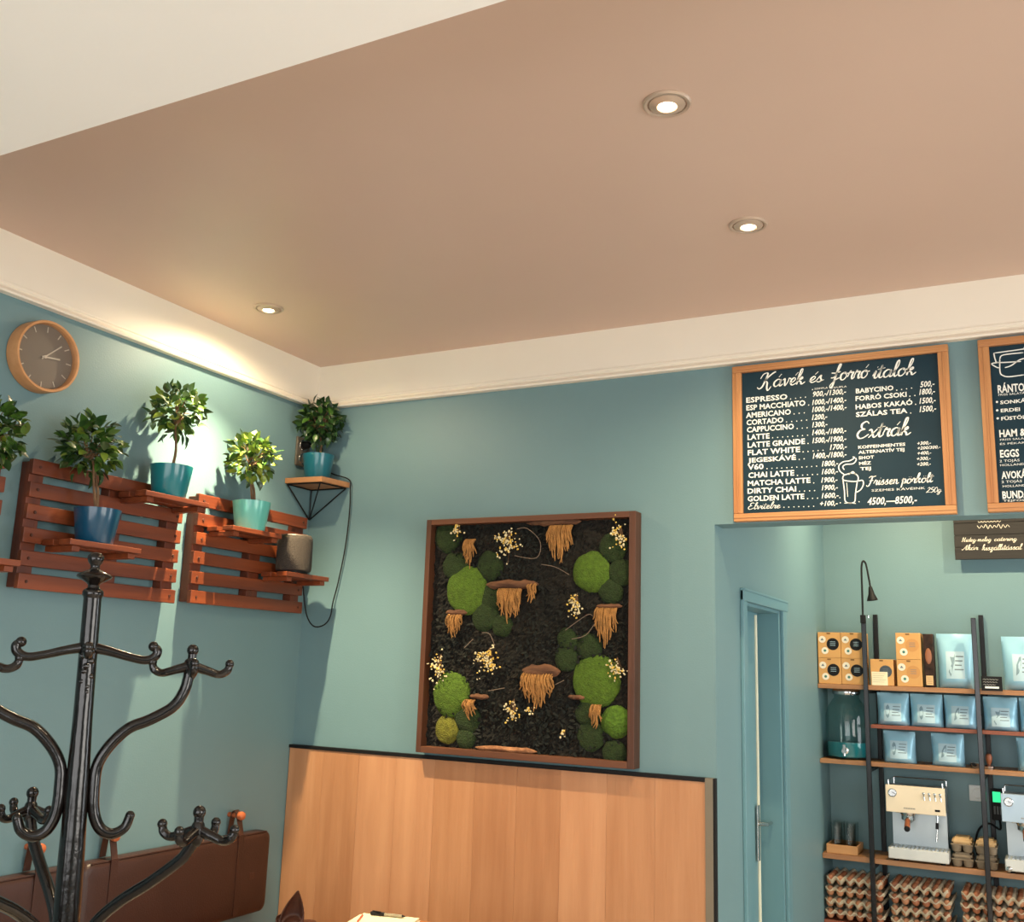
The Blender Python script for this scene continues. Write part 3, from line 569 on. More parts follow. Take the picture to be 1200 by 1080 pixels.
TW = [[(1.155, 2.25), (1.203, 2.25), (1.264, 2.193), (1.249, 2.125), (1.147, 2.137)], [(1.273, 2.098), (1.337, 2.086), (1.4, 2.054)],
 [(1.388, 1.83), (1.481, 1.891), (1.509, 1.886)], [(1.417, 1.795), (1.477, 1.811), (1.515, 1.856)], [(0.92, 1.75), (0.961, 1.788)],
 [(1.003, 1.815), (1.04, 1.81), (1.066, 1.763)], [(1.043, 1.577), (1.12, 1.592)], [(1.349, 1.614), (1.387, 1.632)]]

# ================================================================ moss picture on the back wall
mp_ = thing('moss_picture', (1.2, 0, 1.31), 'square framed picture of living moss, bark and dried flowers', 'picture')
X0, X1, Z0, Z1 = .712, 1.692, 1.312, 2.303
for nm, a in (('frame_stile', (X0, X0+.024, Z0, Z1)), ('frame_stile', (X1-.028, X1, Z0, Z1)), ('frame_rail', (X0+.024, X1-.028, Z1-.024, Z1)), ('frame_rail', (X0+.024, X1-.028, Z0, Z0+.026))):
    obj(nm, B(a[0], a[1], -.066, -.001, a[2], a[3], bev=.002), WALN if nm == 'frame_stile' else wood('walnut_frame_level', (108, 66, 40), (82, 48, 30), 'x', .5), mp_)
# tufted dark ground of preserved moss
from mathutils import noise
gmat = mat('dark_ground_moss', (24, 19, 10), .95, scale=7, col2=(6, 9, 5), bump=.8, bscale=90)
bm = bmesh.new(); nx = 110; gv = []
for j in range(nx+1):
    row = []
    for i in range(nx+1):
        x = X0+.02+(X1-X0-.044)*i/nx; z = Z0+.02+(Z1-Z0-.04)*j/nx
        h = .012*noise.noise((x*22, z*22, 0)) + .010*noise.noise((x*70, z*70, 3)) + .007*noise.noise((x*150, z*150, 7))
        row.append(bm.verts.new((x, -.022-h, z)))
    gv.append(row)
for j in range(nx):
    for i in range(nx): bm.faces.new((gv[j][i], gv[j][i+1], gv[j+1][i+1], gv[j+1][i]))
obj('ground_moss', bm, gmat, mp_, kind='stuff')
bm = bmesh.new()                                                   # loose lichen tufts in dark patches
for k in range(1500):
    cx, cz_ = random.choice(((1.25, 2.22), (.80, 1.75), (1.30, 1.80), (1.15, 1.48), (.95, 1.55), (1.45, 1.45), (1.1, 2.05), (.90, 2.25), (1.55, 1.75), (1.3, 1.4)))
    x = random.gauss(cx, .09); z = random.gauss(cz_, .07)
    if not (X0+.035 < x < X1-.04 and Z0+.035 < z < Z1-.035): continue
    r = random.uniform(.006, .014); v = Vector((random.gauss(0, 1), -abs(random.gauss(.6, .5)), random.gauss(0, 1))).normalized(); s = v.orthogonal().normalized()*r*.5
    p0 = Vector((x, -.030, z)); vs_ = [bm.verts.new(p0+q_) for q_ in (-s, s, s*.8+v*r*1.3, v*r*2.0, -s*.8+v*r*1.3)]; bm.faces.new(vs_)
obj('lichen_tufts', bm, mat('dark_lichen', (13, 19, 14), .9, var=.4, scale=30), mp_, kind='stuff')
MOSS = [mat('bright_ball_moss', (76, 104, 23), .95, var=.25, scale=60, bump=1, bscale=170), mat('curly_moss', (72, 104, 24), .95, var=.4, scale=60, bump=1, bscale=90),
        mat('deep_ball_moss', (34, 52, 16), .95, var=.3, scale=60, bump=1, bscale=170), mat('olive_ball_moss', (104, 104, 30), .95, var=.3, scale=60, bump=1, bscale=170)]
for k, (x, z, r, c) in enumerate(BALLS):
    bm = bmesh.new(); res = bmesh.ops.create_icosphere(bm, subdivisions=4, radius=1)
    dep = .034 if c in (0, 1) else .022
    for v in bm.verts:
        n_ = v.co.copy(); rr_ = r*(1+.10*noise.noise((n_.x*1.6+k*7, n_.y*1.6, n_.z*1.6)) + .030*noise.noise((n_.x*9+k, n_.y*9, n_.z*9)) + .022*noise.noise((n_.x*22, n_.y*22+k, n_.z*22)))
        v.co = Vector((x+n_.x*rr_, -.022+min(.01, n_.y*dep*(rr_/r)), z+n_.z*rr_))
    obj('moss_cushion', bm, MOSS[c], mp_, smooth=True, edge=180)
for k, (x, z, a, h) in enumerate(BARK):
    bm = bmesh.new(); n_ = 12; rows = []
    for i in range(n_+1):
        u = -1+2*i/n_; tp = (1-abs(u)**3)**.5*.85+.15
        cz_ = z+h*.35*noise.noise((u*2+k, 0, 0)); rows.append([bm.verts.new((x+a*u*.95, -.040-math.cos(q_)*.016*tp*(1+.4*noise.noise((u*4, q_, k))), cz_+math.sin(q_)*h*tp*(1+.35*noise.noise((u*5, q_*2, k+9))))) for q_ in [2*math.pi*m_/10 for m_ in range(10)]])
    for r0, r1 in zip(rows, rows[1:]):
        for m_ in range(10): bm.faces.new((r0[m_], r0[(m_+1) % 10], r1[(m_+1) % 10], r1[m_]))
    bm.faces.new(rows[0]); bm.faces.new(rows[-1][::-1])
    obj('bark_piece', bm, mat('bark_piece', (124, 84, 56), .9, scale=30, col2=(70, 44, 30), bump=.8, stretch=(.3, 1, 1)) if k != 6 else mat('pale_bark', (176, 124, 84), .85, scale=30, col2=(120, 76, 48), bump=.8), mp_, smooth=True)
CATK = mat('dried_catkin', (168, 120, 64), .85, var=.3, scale=40, bump=.8, bscale=220)
for (x, z, ln, wd) in CAT:
    n_ = max(4, int(wd/.0062)); bm = bmesh.new()
    for i in range(n_):
        for row in range(2):
            u = (i+.5)/n_*2-1; xx = x+u*wd*.5*.92+random.uniform(-.002, .002)
            l_ = ln*(1-.55*abs(u)**1.5)*random.uniform(.72, 1.0)*(1 if row == 0 else .75); y = -.047-.008*row-random.uniform(0, .006)
            tube(bm, [(xx, y+.012, z), (xx+random.uniform(-.004, .004), y-.006, z-l_*.35), (xx+random.uniform(-.007, .007)+u*.004, y-.003, z-l_*.75), (xx+random.uniform(-.010, .010)+u*.006, y, z-l_)], [.0026, .0036, .0032, .0012], 5, 3)
    obj('catkin_cluster', bm, CATK, mp_, smooth=True)
FLW = mat('ivory_blossom', (214, 202, 162), .8, var=.1); FLY = mat('yellow_blossom', (222, 186, 88), .8, var=.15)
for (x, z, a, h) in FL:
    n_ = max(10, int(a*h*7500)); st = bmesh.new(); p1 = bmesh.new(); p2 = bmesh.new()
    for i in range(n_):
        u, v_ = random.gauss(0, .2), random.gauss(0, .22); px = x+u*a+.3*a*math.sin(v_*9)*.6; pz = z-v_*h
        if not (X0+.03 < px < X1-.03): continue
        r = random.uniform(.0028, .0052); b_ = p2 if random.random() < .38 else p1
        rq = Matrix.Rotation(random.uniform(0, 6), 3, random.choice('XYZ'))
        ball(b_, (px, -.052-random.uniform(0, .016), pz), r, (1, .7, random.uniform(.6, 1.3)), 6, rq)
        if i % 4 == 0: tube(st, [(x, -.036, z+h*.45), ((x+px)/2, -.046, (z+pz)/2), (px, -.05, pz)], .0007, 4)
    o = obj('blossom_sprig', p1, FLW, mp_, smooth=True, kind='stuff')
    obj('yellow_buds', p2, FLY, o, smooth=True, kind='stuff'); obj('stems', st, BARKM, o)
for s in TW: obj('twig', T([(a, -.050, b_) for a, b_ in s], .0014, 5, 4), mat('grey_twig', (120, 104, 90), .8), mp_)

# ================================================================ lettering
def strip(bm, pts, wd, y, zs=1, slope=True):
    P = smoothpts([Vector((a, 0, b_)) for a, b_ in pts], 5); rows = []
    for i, q in enumerate(P):
        t = (P[min(i+1, len(P)-1)]-P[max(i-1, 0)])
        if t.length < 1e-9: t = Vector((1, 0, 0))
        t.normalize(); nrm = Vector((-t.z, 0, t.x)); k = (.62+.55*max(0, -t.z)) if slope else 1
        if i in (0, len(P)-1): k *= .55
        rows.append((bm.verts.new((q.x+nrm.x*wd*k/2, y, q.z+nrm.z*wd*k/2)), bm.verts.new((q.x-nrm.x*wd*k/2, y, q.z-nrm.z*wd*k/2))))
    for a, b_ in zip(rows, rows[1:]):
        bm.faces.new((a[0], b_[0], b_[1], a[1]))
G = {
 'a': (1.0, [[(.75, .85), (.45, 1), (.12, .7), (.1, .25), (.35, 0), (.65, .3), (.78, .95), (.72, .3), (.85, .02), (1.1, .3)]]),
 'c': (.75, [[(.6, .85), (.4, 1), (.1, .6), (.15, .15), (.4, 0), (.85, .3)]]),
 'd': (1.0, [[(.7, .85), (.4, 1), (.1, .6), (.15, .1), (.4, .05), (.7, .6), (.9, 2.0), (.75, .4), (.85, .02), (1.1, .3)]]),
 'e': (.75, [[(0, .25), (.4, .45), (.58, .8), (.4, 1), (.15, .7), (.15, .25), (.4, 0), (.85, .3)]]),
 'f': (.75, [[(-.3, .4), (.1, .5), (.5, 1.5), (.62, 2.1), (.42, 2.0), (.25, .8), (.1, -.6), (-.1, -.95), (-.2, -.6), (.3, .1), (.8, .35)], [(-.35, 1.05), (.2, 1.0), (.7, 1.15)]]),
 'g': (.95, [[(.7, .85), (.4, 1), (.1, .6), (.15, .1), (.4, .05), (.7, .5), (.75, .9), (.65, -.3), (.4, -.9), (.1, -.7), (.5, -.1), (1.05, .3)]]),
 'i': (.5, [[(0, .3), (.25, 1), (.2, .3), (.35, 0), (.6, .3)], [(.32, 1.40), (.36, 1.52)]]),
 'k': (.9, [[(0, .3), (.38, 1.5), (.42, 2.1), (.24, 2.0), (.14, 1), (.1, 0)], [(.12, .45), (.5, 1), (.58, .78), (.25, .55), (.5, .35), (.65, 0), (1.0, .3)]]),
 'l': (.5, [[(0, .3), (.42, 1.4), (.42, 2.1), (.22, 1.8), (.15, .5), (.3, 0), (.6, .3)]]),
 'h': (.95, [[(0, .3), (.4, 1.5), (.4, 2.1), (.2, 1.8), (.1, 0)], [(.12, .55), (.45, 1), (.62, .75), (.62, .2), (.75, 0), (1.05, .3)]]),
 'm': (1.3, [[(0, .8), (.15, 1), (.12, 0)], [(.13, .6), (.4, 1), (.52, .75), (.5, 0)], [(.51, .6), (.8, 1), (.95, .75), (.95, .2), (1.1, 0), (1.4, .3)]]),
 'n': (.95, [[(0, .8), (.15, 1), (.12, 0)], [(.13, .6), (.45, 1), (.6, .75), (.6, .2), (.75, 0), (1.05, .3)]]),
 'o': (.9, [[(.45, 1), (.12, .7), (.15, .15), (.45, 0), (.75, .4), (.65, .9), (.42, 1), (.65, .78), (1.0, .85)]]),
 'p': (.9, [[(0, .6), (.22, 1.1), (.12, -.9)], [(.15, .6), (.5, 1), (.7, .6), (.5, .05), (.25, .1), (.6, .05), (1.0, .3)]]),
 'r': (.75, [[(0, .3), (.22, 1.1), (.32, .85), (.6, .92), (.5, .4), (.6, 0), (.85, .3)]]),
 's': (.75, [[(0, .2), (.38, 1.1), (.42, .65), (.58, .25), (.35, 0), (.08, .12)], [(.4, 0), (.85, .3)]]),
 't': (.55, [[(0, .3), (.28, 1.2), (.32, 1.7)], [(.32, 1.7), (.18, .5), (.32, 0), (.65, .3)], [(-.1, 1.15), (.65, 1.28)]]),
 'v': (.85, [[(0, .8), (.2, 1), (.3, .4), (.42, 0), (.65, .6), (.68, 1), (.95, .85)]]),
 'x': (.9, [[(0, .85), (.2, 1), (.42, .5), (.62, 0), (.95, .3)], [(.8, 1), (.1, 0)]]),
 'y': (.9, [[(0, .8), (.15, 1), (.2, .3), (.4, .05), (.65, .5), (.72, 1), (.6, -.4), (.35, -.9), (.15, -.6), (.95, .3)]]),
 'z': (.85, [[(.05, .8), (.25, 1), (.6, .9), (.1, .1), (.5, .05), (.5, -.6), (.2, -.8), (.2, -.4), (.95, .3)]]),
 '-': (.6, [[(.05, .45), (.5, .52)]]), ' ': (.55, []),
 'K': (1.55, [[(-.1, 1.3), (.15, 1.95), (.62, 2.0), (.5, 1), (.32, .15), (0, -.12), (-.25, .15)], [(1.5, 2.15), (1.1, 1.85), (.5, 1.05), (.78, .7), (.9, -.1), (1.1, -.45), (1.35, .1)]]),
 'E': (1.1, [[(.95, 1.75), (.65, 2.05), (.25, 1.75), (.32, 1.25), (.65, 1.1), (.2, .95), (.02, .45), (.28, 0), (.7, .05), (1.15, .45)]]),
 'F': (1.1, [[(0, 1.6), (.35, 1.95), (.8, 1.85), (1.25, 2.0)], [(.65, 1.9), (.5, .7), (.3, -.1), (0, -.25), (-.15, .05)], [(.2, .95), (.6, 1.05), (.9, 1.0)]]),
 'H': (1.25, [[(0, 1.3), (.3, 1.95), (.28, .6), (.05, -.05)], [(1.0, 2.0), (.8, .7), (.85, 0), (1.25, .35)], [(.05, .85), (.95, 1.1)]]),
 'A': (1.2, [[(-.15, .3), (.1, 0), (.55, 1.1), (.9, 1.95), (.85, .6), (.95, 0), (1.25, .3)], [(.25, .75), (1.0, .85)]]),
 '2': (.85, [[(.1, 1.5), (.4, 1.9), (.7, 1.5), (.4, .7), (.05, 0), (.4, .15), (.85, .05)]]),
 '5': (.85, [[(.8, 1.9), (.3, 1.85), (.2, 1.1), (.6, 1.1), (.7, .5), (.4, 0), (.05, .15)]]),
 '0': (.85, [[(.45, 1.9), (.12, 1.3), (.15, .3), (.45, 0), (.75, .6), (.7, 1.5), (.45, 1.9)]]),
}
ACC = {'á': ('a', 1), 'é': ('e', 1), 'ó': ('o', 1), 'í': ('i', 1), 'ö': ('o', 2)}
def script(bm, s, x, z, width, height, y, wt=.085):
    strokes = []; cx = 0
    for ch in s:
        base, acc = ACC.get(ch, (ch, 0)); adv, st = G[base]
        for k, q in enumerate(st):
            if base == 'i' and acc and k == 1: continue
            strokes.append([(cx+a+.22*b_, b_) for a, b_ in q])
        if acc == 1: strokes.append([(cx+.45+.22*1.35, 1.3), (cx+.72+.22*1.7, 1.72)])
        if acc == 2: strokes += [[(cx+.25+.3, 1.3), (cx+.25+.33, 1.42)], [(cx+.6+.3, 1.3), (cx+.6+.33, 1.42)]]
        cx += adv
    xs = [a for q in strokes for a, b_ in q]; x0, x1 = min(xs), max(xs); sx = width/(x1-x0)
    sz = height/2.0; w_ = wt*height
    for q in strokes: strip(bm, [(x+(a-x0)*sx, z+b_*sz) for a, b_ in q], w_, y)
def caps(bm, s, x, z, width, height, y, shear=0, bold=.02):
    cu = bpy.data.curves.new('lettering_source', 'FONT'); cu.body = s; cu.resolution_u = 2; cu.shear = shear; cu.offset = bold; cu.space_character = 1.02
    o = bpy.data.objects.new('lettering_source', cu); C.objects.link(o)
    dg_ = bpy.context.evaluated_depsgraph_get(); me = bpy.data.meshes.new_from_object(o.evaluated_get(dg_))
    if me.vertices:
        xs = [v.co.x for v in me.vertices]; x0, x1 = min(xs), max(xs); sx = width/max(1e-6, x1-x0); sz = height/.70
        vm = [bm.verts.new((x+(v.co.x-x0)*sx, y, z+v.co.y*sz)) for v in me.vertices]
        for p_ in me.polygons:
            try: bm.faces.new([vm[i] for i in p_.vertices])
            except ValueError: pass
    bpy.data.objects.remove(o); bpy.data.curves.remove(cu); bpy.data.meshes.remove(me)
def dot(bm, x, z, r, y):
    bm.faces.new([bm.verts.new((x+math.cos(k*math.pi/4)*r, y, z+math.sin(k*math.pi/4)*r)) for k in range(8)])
def lettering(rows, y, parent, strokes=(), dots=(), dr=.0022, ink=None, sw=.004):
    bm = bmesh.new()
    for t, s, x, z, wd, h in rows:
        if t == 'S': script(bm, s, x, z-(.007 if z > 2.77 else 0), wd, h, y, wt=.12 if h < .05 else .10)
        elif t == 'P': caps(bm, s, x, z, wd, h, y, shear=.25, bold=.018)
        else: caps(bm, s, x, z, wd, h*.92, y, bold=.026 if h > .009 else .0)
    for s in strokes: strip(bm, s, sw, y, slope=False)
    for a, b_ in dots: dot(bm, a, b_, dr, y)
    bmesh.ops.recalc_face_normals(bm, faces=bm.faces)
    for f in bm.faces:
        if f.normal.y > 0: f.normal_flip()
    org = ORG[parent]; bmesh.ops.translate(bm, verts=bm.verts, vec=-org)
    me = bpy.data.meshes.new('lettering'); bm.to_mesh(me); bm.free(); me.materials.append(ink or INK)
    o = bpy.data.objects.new('lettering', me); C.objects.link(o); o.parent = parent; ORG[o] = org; o['kind'] = 'stuff'
    return o
def board(x0, x1, z0, z1, label):
    t = thing('menu_board', ((x0+x1)/2, 0, z0), label, 'menu board', 'framed menu boards')
    obj('panel', B(x0+.02, x1-.02, -.018, -.002, z0+.02, z1-.02), CHALK, t)
    for nm, a, m in (('frame_stile', (x0, x0+.036, z0+.030, z1-.027), PINE), ('frame_stile', (x1-.036, x1, z0+.030, z1-.027), PINE), ('frame_rail', (x0, x1, z1-.027, z1), PINEH), ('frame_rail', (x0, x1, z0, z0+.030), PINEH)):
        f = obj(nm, B(a[0], a[1], -.032, -.001, a[2], a[3], bev=.003), m, t)
        zc = (a[2]+a[3])/2
        if nm == 'frame_rail': obj('moulding_bead', B(a[0]+.002, a[1]-.002, -.035, -.031, zc-.003, zc+.003, bev=.0015), m, f)
        else: obj('moulding_bead', B((a[0]+a[1])/2-.003, (a[0]+a[1])/2+.003, -.035, -.031, a[2]+.002, a[3]-.002, bev=.0015), m, f)
    return t
b1 = board(2.077, 2.863, 2.250, 2.866, 'pine-framed chalkboard menu of coffees and hot drinks, beside the moss picture wall')
lettering(M1, -.0195, b1, CUP, DOTS)
b2 = board(2.960, 3.746, 2.251, 2.868, 'pine-framed chalkboard breakfast menu with a cup sketch at its top')
lettering(M2, -.0195, b2, CUP2, DOTS2, .004)

# ================================================================ recess: dark sign, shelving and stock
sg = thing('hanging_sign', (3.1, 2.18, 2.32), 'dark brown wooden sign with white script lettering on the recess wall', 'sign')
SGW = wood('dark_sign_wood', (34, 29, 25), (23, 20, 18), 'x', .65)
for k in range(4): obj('plank', B(2.702, 3.50, 2.150, 2.168, 2.325+k*.066, 2.3895+k*.066, bev=.002), SGW, sg)
for x in (2.80, 3.40): obj('back_batten', B(x-.02, x+.02, 2.168, RB-.001, 2.335, 2.58), BLK, sg)
lettering(M3, 2.1490, sg, [[(2.820+.0105*i, 2.498+(.010, -.006, .008, -.004, .014, -.010)[i % 6]) for i in range(16)], [(2.825+.008*i, 2.526+(.003, -.003)[i % 2]) for i in range(15)]], sw=.0022, ink=mat('ivory_script', (236, 226, 206), .7))
SF, SBK = 1.94, 2.215
su = thing('shelving_unit', (2.6, 2.08, 0), 'black steel shelving unit with oak boards behind the opening', 'shelving')
POSTS = (2.247, 2.786, 3.330)
for x in POSTS:
    obj('front_upright', B(x-.012, x+.012, SF-.026, SF-.002, 0, 2.0, bev=.003), mat('glossy_black_steel', (9, 9, 10), .22, 0, spec=.5), su)
    obj('rear_upright', B(x+.010, x+.034, SBK-.022, SBK, 0, 2.03, bev=.003), BLACK, su)
    for z in (1.60, 1.20, .72, .395): obj('cross_bar', B(x-.010, x+.012, SF-.002, SBK-.02, z, z+.018), BLACK, su)
SH = [(1.642, SHELFW, 1.995, .024), (1.440, SHELFR, 2.262, .018), (1.250, SHELFW, 1.995, .022), (.772, SHELFW, 1.995, .026), (.445, SHELFR, 1.995, .026)]
for z, m, xl, th in SH: obj('shelf_board', B(xl, 3.36, SF, SBK, z-th, z, bev=.002), m, su)
ZA, ZB, ZC, ZD, ZE = 1.642, 1.440, 1.250, .772, .445
obj('light_gooseneck_clamp', B(2.235, 2.262, SF-.050, SF-.026, 1.965, 2.01, bev=.004), BLK, su)
# clip-on lamp
gl = thing('gooseneck_lamp', (2.247, SF-.02, 2.0), 'small black gooseneck lamp clipped to the shelving upright', 'lamp')
obj('neck', T([(2.248, SF-.038, 2.008), (2.249, SF-.038, 2.14), (2.250, SF-.038, 2.26), (2.258, SF-.037, 2.298), (2.272, SF-.036, 2.285), (2.283, SF-.034, 2.22), (2.291, SF-.032, 2.16)], .0052, 8, 5), BLK, gl, smooth=True)
bm = bmesh.new(); lathe(bm, [(.008, .075), (.012, .06), (.016, .035), (.027, .008), (.028, 0), (.024, 0), (.010, .05)], (0, 0, 0), 20)
bmesh.ops.transform(bm, matrix=Matrix.Translation((2.299, SF-.030, 2.088)) @ Matrix.Rotation(R(-7), 4, 'Y'), verts=bm.verts); obj('shade', bm, BLK, gl, smooth=True)
obj('switch', L([(.006, .01), (.006, .022), (.002, .023)], (2.276, SF-.04, 1.985), 10), CHROME, gl)

def disc(x, z, r, y, m, nm, parent): return obj(nm, L([(r, -.0002), (r, .0006), (.001, .0006)], (x, y, z), 28, 'y'), m, parent)
def carton(x0, x1, z0, z1, label, mdisc, grp, card=False, depth=.15, y=SF+.01, n_small=2):
    t = thing('coffee_box', ((x0+x1)/2, y+depth/2, z0), label, 'box', grp)
    obj('carton', B(x0, x1, y, y+depth, z0, z1, bev=.002), KRAFT, t); w_, h_ = x1-x0, z1-z0
    obj('lid_flap', B(x0+w_*.40, x0+w_*.56, y-.0012, y+.001, z1-.010, z1-.003), mat('dark_kraft', (120, 84, 44), .8), t)  # darker brown tab near the top of the front
    s = disc(x0+w_*.66, z0+h_*.54, w_*.27, y, mdisc, 'round_sticker', t)
    bm = bmesh.new()
    for k in range(3): box(bm, x0+w_*.54, x0+w_*.78, y-.0013, y-.0007, z0+h_*(.62-.07*k), z0+h_*(.635-.07*k))
    obj('sticker_print', bm, LABELW if mdisc is BLK else DARKP, s)
    for k, (fx, fz) in enumerate(((.20, .72), (.31, .28))[:n_small]):
        q = disc(x0+w_*fx, z0+h_*fz, w_*.155, y, mat('white_sticker', (232, 222, 200), .6), 'seal_sticker', t)
        bm = bmesh.new()
        if k == 0: poly(bm, [Vector((x0+w_*fx+a*w_*.07, y-.0008, z0+h_*fz+b_*w_*.07)) for a, b_ in ((-1, -.6), (-.5, .2), (0, .9), (.5, .2), (1, -.6))], (0, -.0004, 0))
        else: lathe(bm, [(w_*.06, .0006), (w_*.05, .0011), (.001, .0011)], (x0+w_*fx, y, z0+h_*fz), 12, 'y')
        obj('seal_print', bm, DARKP if k == 0 else mat('teal_print', (60, 120, 110), .6), q)
    if card:
        c = obj('note_card', B(x0+.006, x0+w_*.74, y-.006, y-.004, z0+.001, z0+h_*.52), PAPER, t); bm = bmesh.new()
        for k in range(5): box(bm, x0+.012, x0+w_*(.66-.06*(k % 3)), y-.0066, y-.006, z0+h_*(.45-.08*k), z0+h_*(.458-.08*k))
        obj('note_text', bm, mat('brown_print', (150, 120, 84), .6), c)
    return t
G4 = 'kraft coffee boxes on the top shelf'
for i in range(2):
    for j in range(2):
        x = 1.999+i*.122; carton(x, x+.120, ZA+.001+j*.138, ZA+.138+j*.138, '%s kraft box with black disc in the two-by-two block, %s the side wall' % (('lower', 'upper')[j], ('next to', 'one away from')[i]), BLK, G4)
carton(2.269, 2.386, ZA+.001, ZA+.138, 'short kraft box with a cream note card leaning on its front', mat('slate_disc', (64, 72, 78), .6), G4, True, n_small=0)
TAN = mat('tan_disc', (196, 140, 78), .6)
for j in range(2): carton(2.402, 2.526, ZA+.001+j*.139, ZA+.139+j*.139, '%s kraft box with a tan disc, beside the dark patterned packet' % ('lower', 'upper')[j], TAN, G4)
dk = thing('dark_packet', (2.56, SF+.07, ZA), 'tall dark packet with brown swirls and tan label between box and blue bag', 'packet')
obj('packet', B(2.536, 2.586, SF+.02, SF+.10, ZA+.001, ZA+.275, bev=.004), mat('swirled_dark_foil', (66, 44, 32), .55, col2=(14, 11, 10), scale=28, spec=.2), dk)
bm = bmesh.new(); ball(bm, (2.560, SF+.020, ZA+.16), .016, (1, .15, 2.6), 12); obj('brown_motif', bm, mat('copper_motif', (150, 92, 56), .4), dk, smooth=True)
lb = obj('label', B(2.544, 2.578, SF+.018, SF+.021, ZA+.012, ZA+.060), mat('tan_label', (222, 184, 130), .6), dk)
bm = bmesh.new()
for k in range(4): box(bm, 2.548, 2.574, SF+.0174, SF+.018, ZA+.048-k*.009, ZA+.050-k*.009)
obj('label_print', bm, mat('brown_print', (150, 120, 84), .6), lb)

def bagsurf(u, v, w_, h_, d):
    """front of a filled flat-bottom pouch; u -1..1, v 0..1"""
    f = max(0, 1-abs(u)**3.2)**.6 * (1-max(0, (v-.08)/.92)**1.7) * min(1, .55+v*4)
    wob = .004*math.sin(7*v+3*u)*(1-abs(u))*(v < .96)
    return Vector((u*w_/2*(1-.05*math.sin(math.pi*v)*(1-v)), -d*f - wob, v*h_))
def bag(x0, x1, z, h_, label, grp, design, d=.055, y=SF+.075, lsz=(.50, .50), lc=.42):
    w_ = x1-x0; xc = (x0+x1)/2; t = thing('coffee_bag', (xc, y, z), label, 'coffee bag', grp); o0 = Vector((xc, y, z+.001))
    bm = bmesh.new(); nu, nv = 14, 14; F = [[bm.verts.new(o0+bagsurf(-1+2*i/nu, j/nv, w_, h_, d)) for i in range(nu+1)] for j in range(nv+1)]
    K = [[bm.verts.new(o0+Vector((bagsurf(-1+2*i/nu, j/nv, w_, h_, d).x, .002+.045*(1-(j/nv)**2), j/nv*h_))) for i in range(nu+1)] for j in range(nv+1)]
    for j in range(nv):
        for i in range(nu):
            bm.faces.new((F[j][i], F[j][i+1], F[j+1][i+1], F[j+1][i])); bm.faces.new((K[j][i+1], K[j][i], K[j+1][i], K[j+1][i+1]))
        bm.faces.new((K[j][0], F[j][0], F[j+1][0], K[j+1][0])); bm.faces.new((F[j][nu], K[j][nu], K[j+1][nu], F[j+1][nu]))
    for i in range(nu): bm.faces.new((F[0][i+1], F[0][i], K[0][i], K[0][i+1])); bm.faces.new((F[nv][i], F[nv][i+1], K[nv][i+1], K[nv][i]))
    obj('pouch', bm, BAG, t, smooth=True, edge=60)
    bm = bmesh.new()
    for i in range(nu):
        a, b_ = [o0+Vector((-w_/2+w_*q/nu*.98+.01*w_, -.0012, h_*.93)) for q in (i, i+1)]; poly(bm, [a, b_, b_+Vector((0, 0, .004)), a+Vector((0, 0, .004))], (0, .001, 0))
    obj('seal_line', bm, BAG, t)
    def patch(nm, m, u0, u1, v0, v1, off, par, n_=8):
        bm = bmesh.new(); g = [[bm.verts.new(o0+bagsurf(u0+(u1-u0)*i/n_, v0+(v1-v0)*j/n_, w_, h_, d)+Vector((0, -off, 0))) for i in range(n_+1)] for j in range(n_+1)]
        for j in range(n_):
            for i in range(n_): bm.faces.new((g[j][i], g[j][i+1], g[j+1][i+1], g[j+1][i]))
        return obj(nm, bm, m, par, smooth=True)
    lu, lv = lsz; lab = patch('label', LABELW, -lu, lu, lc-lv/2, lc+lv/2, .0012, t)
    for k in range(4): patch('label_text', DARKP, .02-.02*k, lu*(.9-.1*(k % 3)), lc+lv*(.30-.16*k), lc+lv*(.34-.16*k), .0022, lab, 3)
    bm = bmesh.new(); S_ = {'bird': [(-.75, -.25), (-.35, .05), (-.55, .30), (-.15, .28), (-.02, .42), (-.08, .12), (-.3, -.15), (-.5, -.42)],
          'leaf': [(-.7, -.3), (-.6, .1), (-.3, .38), (-.1, .42), (-.15, .1), (-.4, -.2)], 'ring': [(-.55+.25*math.cos(a), .05+.38*math.sin(a)) for a in [k*.7854 for k in range(8)]]}[design]
    vv = []
    for a, b_ in S_: vv.append(bm.verts.new(o0+bagsurf(a*lu, lc+b_*lv, w_, h_, d)+Vector((0, -.0024, 0))))
    bm.faces.new(vv); obj('label_emblem', bm, mat('grey_blue_print', (120, 146, 158), .6), lab)
    return t
GT = 'large blue coffee bags'; GS = 'small blue coffee bags'
bag(2.597, 2.776, ZA, .278, 'large pale blue coffee bag between the dark packet and the steel upright', GT, 'bird', .06)
bag(2.906, 3.090, ZA, .268, 'large pale blue coffee bag beside the black price card', GT, 'leaf', .06)
for k, (a, b_, dsg) in enumerate(((2.289, 2.448, 'ring'), (2.455, 2.612, 'ring'), (2.620, 2.772, 'leaf'), (2.804, 2.962, 'bird'), (2.970, 3.128, 'ring'))):
    bag(a, b_, ZB, .166, 'small pale blue coffee bag, %s of five on the red-brown shelf counting from the jar' % ('first', 'second', 'third', 'fourth', 'fifth')[k], GS, dsg, .05, lsz=(.55, .55), lc=.40)
for k, (a, b_, dsg) in enumerate(((2.313, 2.470, 'ring'), (2.548, 2.704, 'leaf'), (2.946, 3.100, 'bird'))):
    bag(a, b_, ZC, .160, 'small pale blue coffee bag, %s of three above the espresso machines, counting from the jar' % ('first', 'second', 'third')[k], GS, dsg, .05, lsz=(.55, .55), lc=.42)
pc = thing('price_card', (2.853, SF-.01, ZA), 'small black price card with white handwriting at the shelf edge', 'price card')
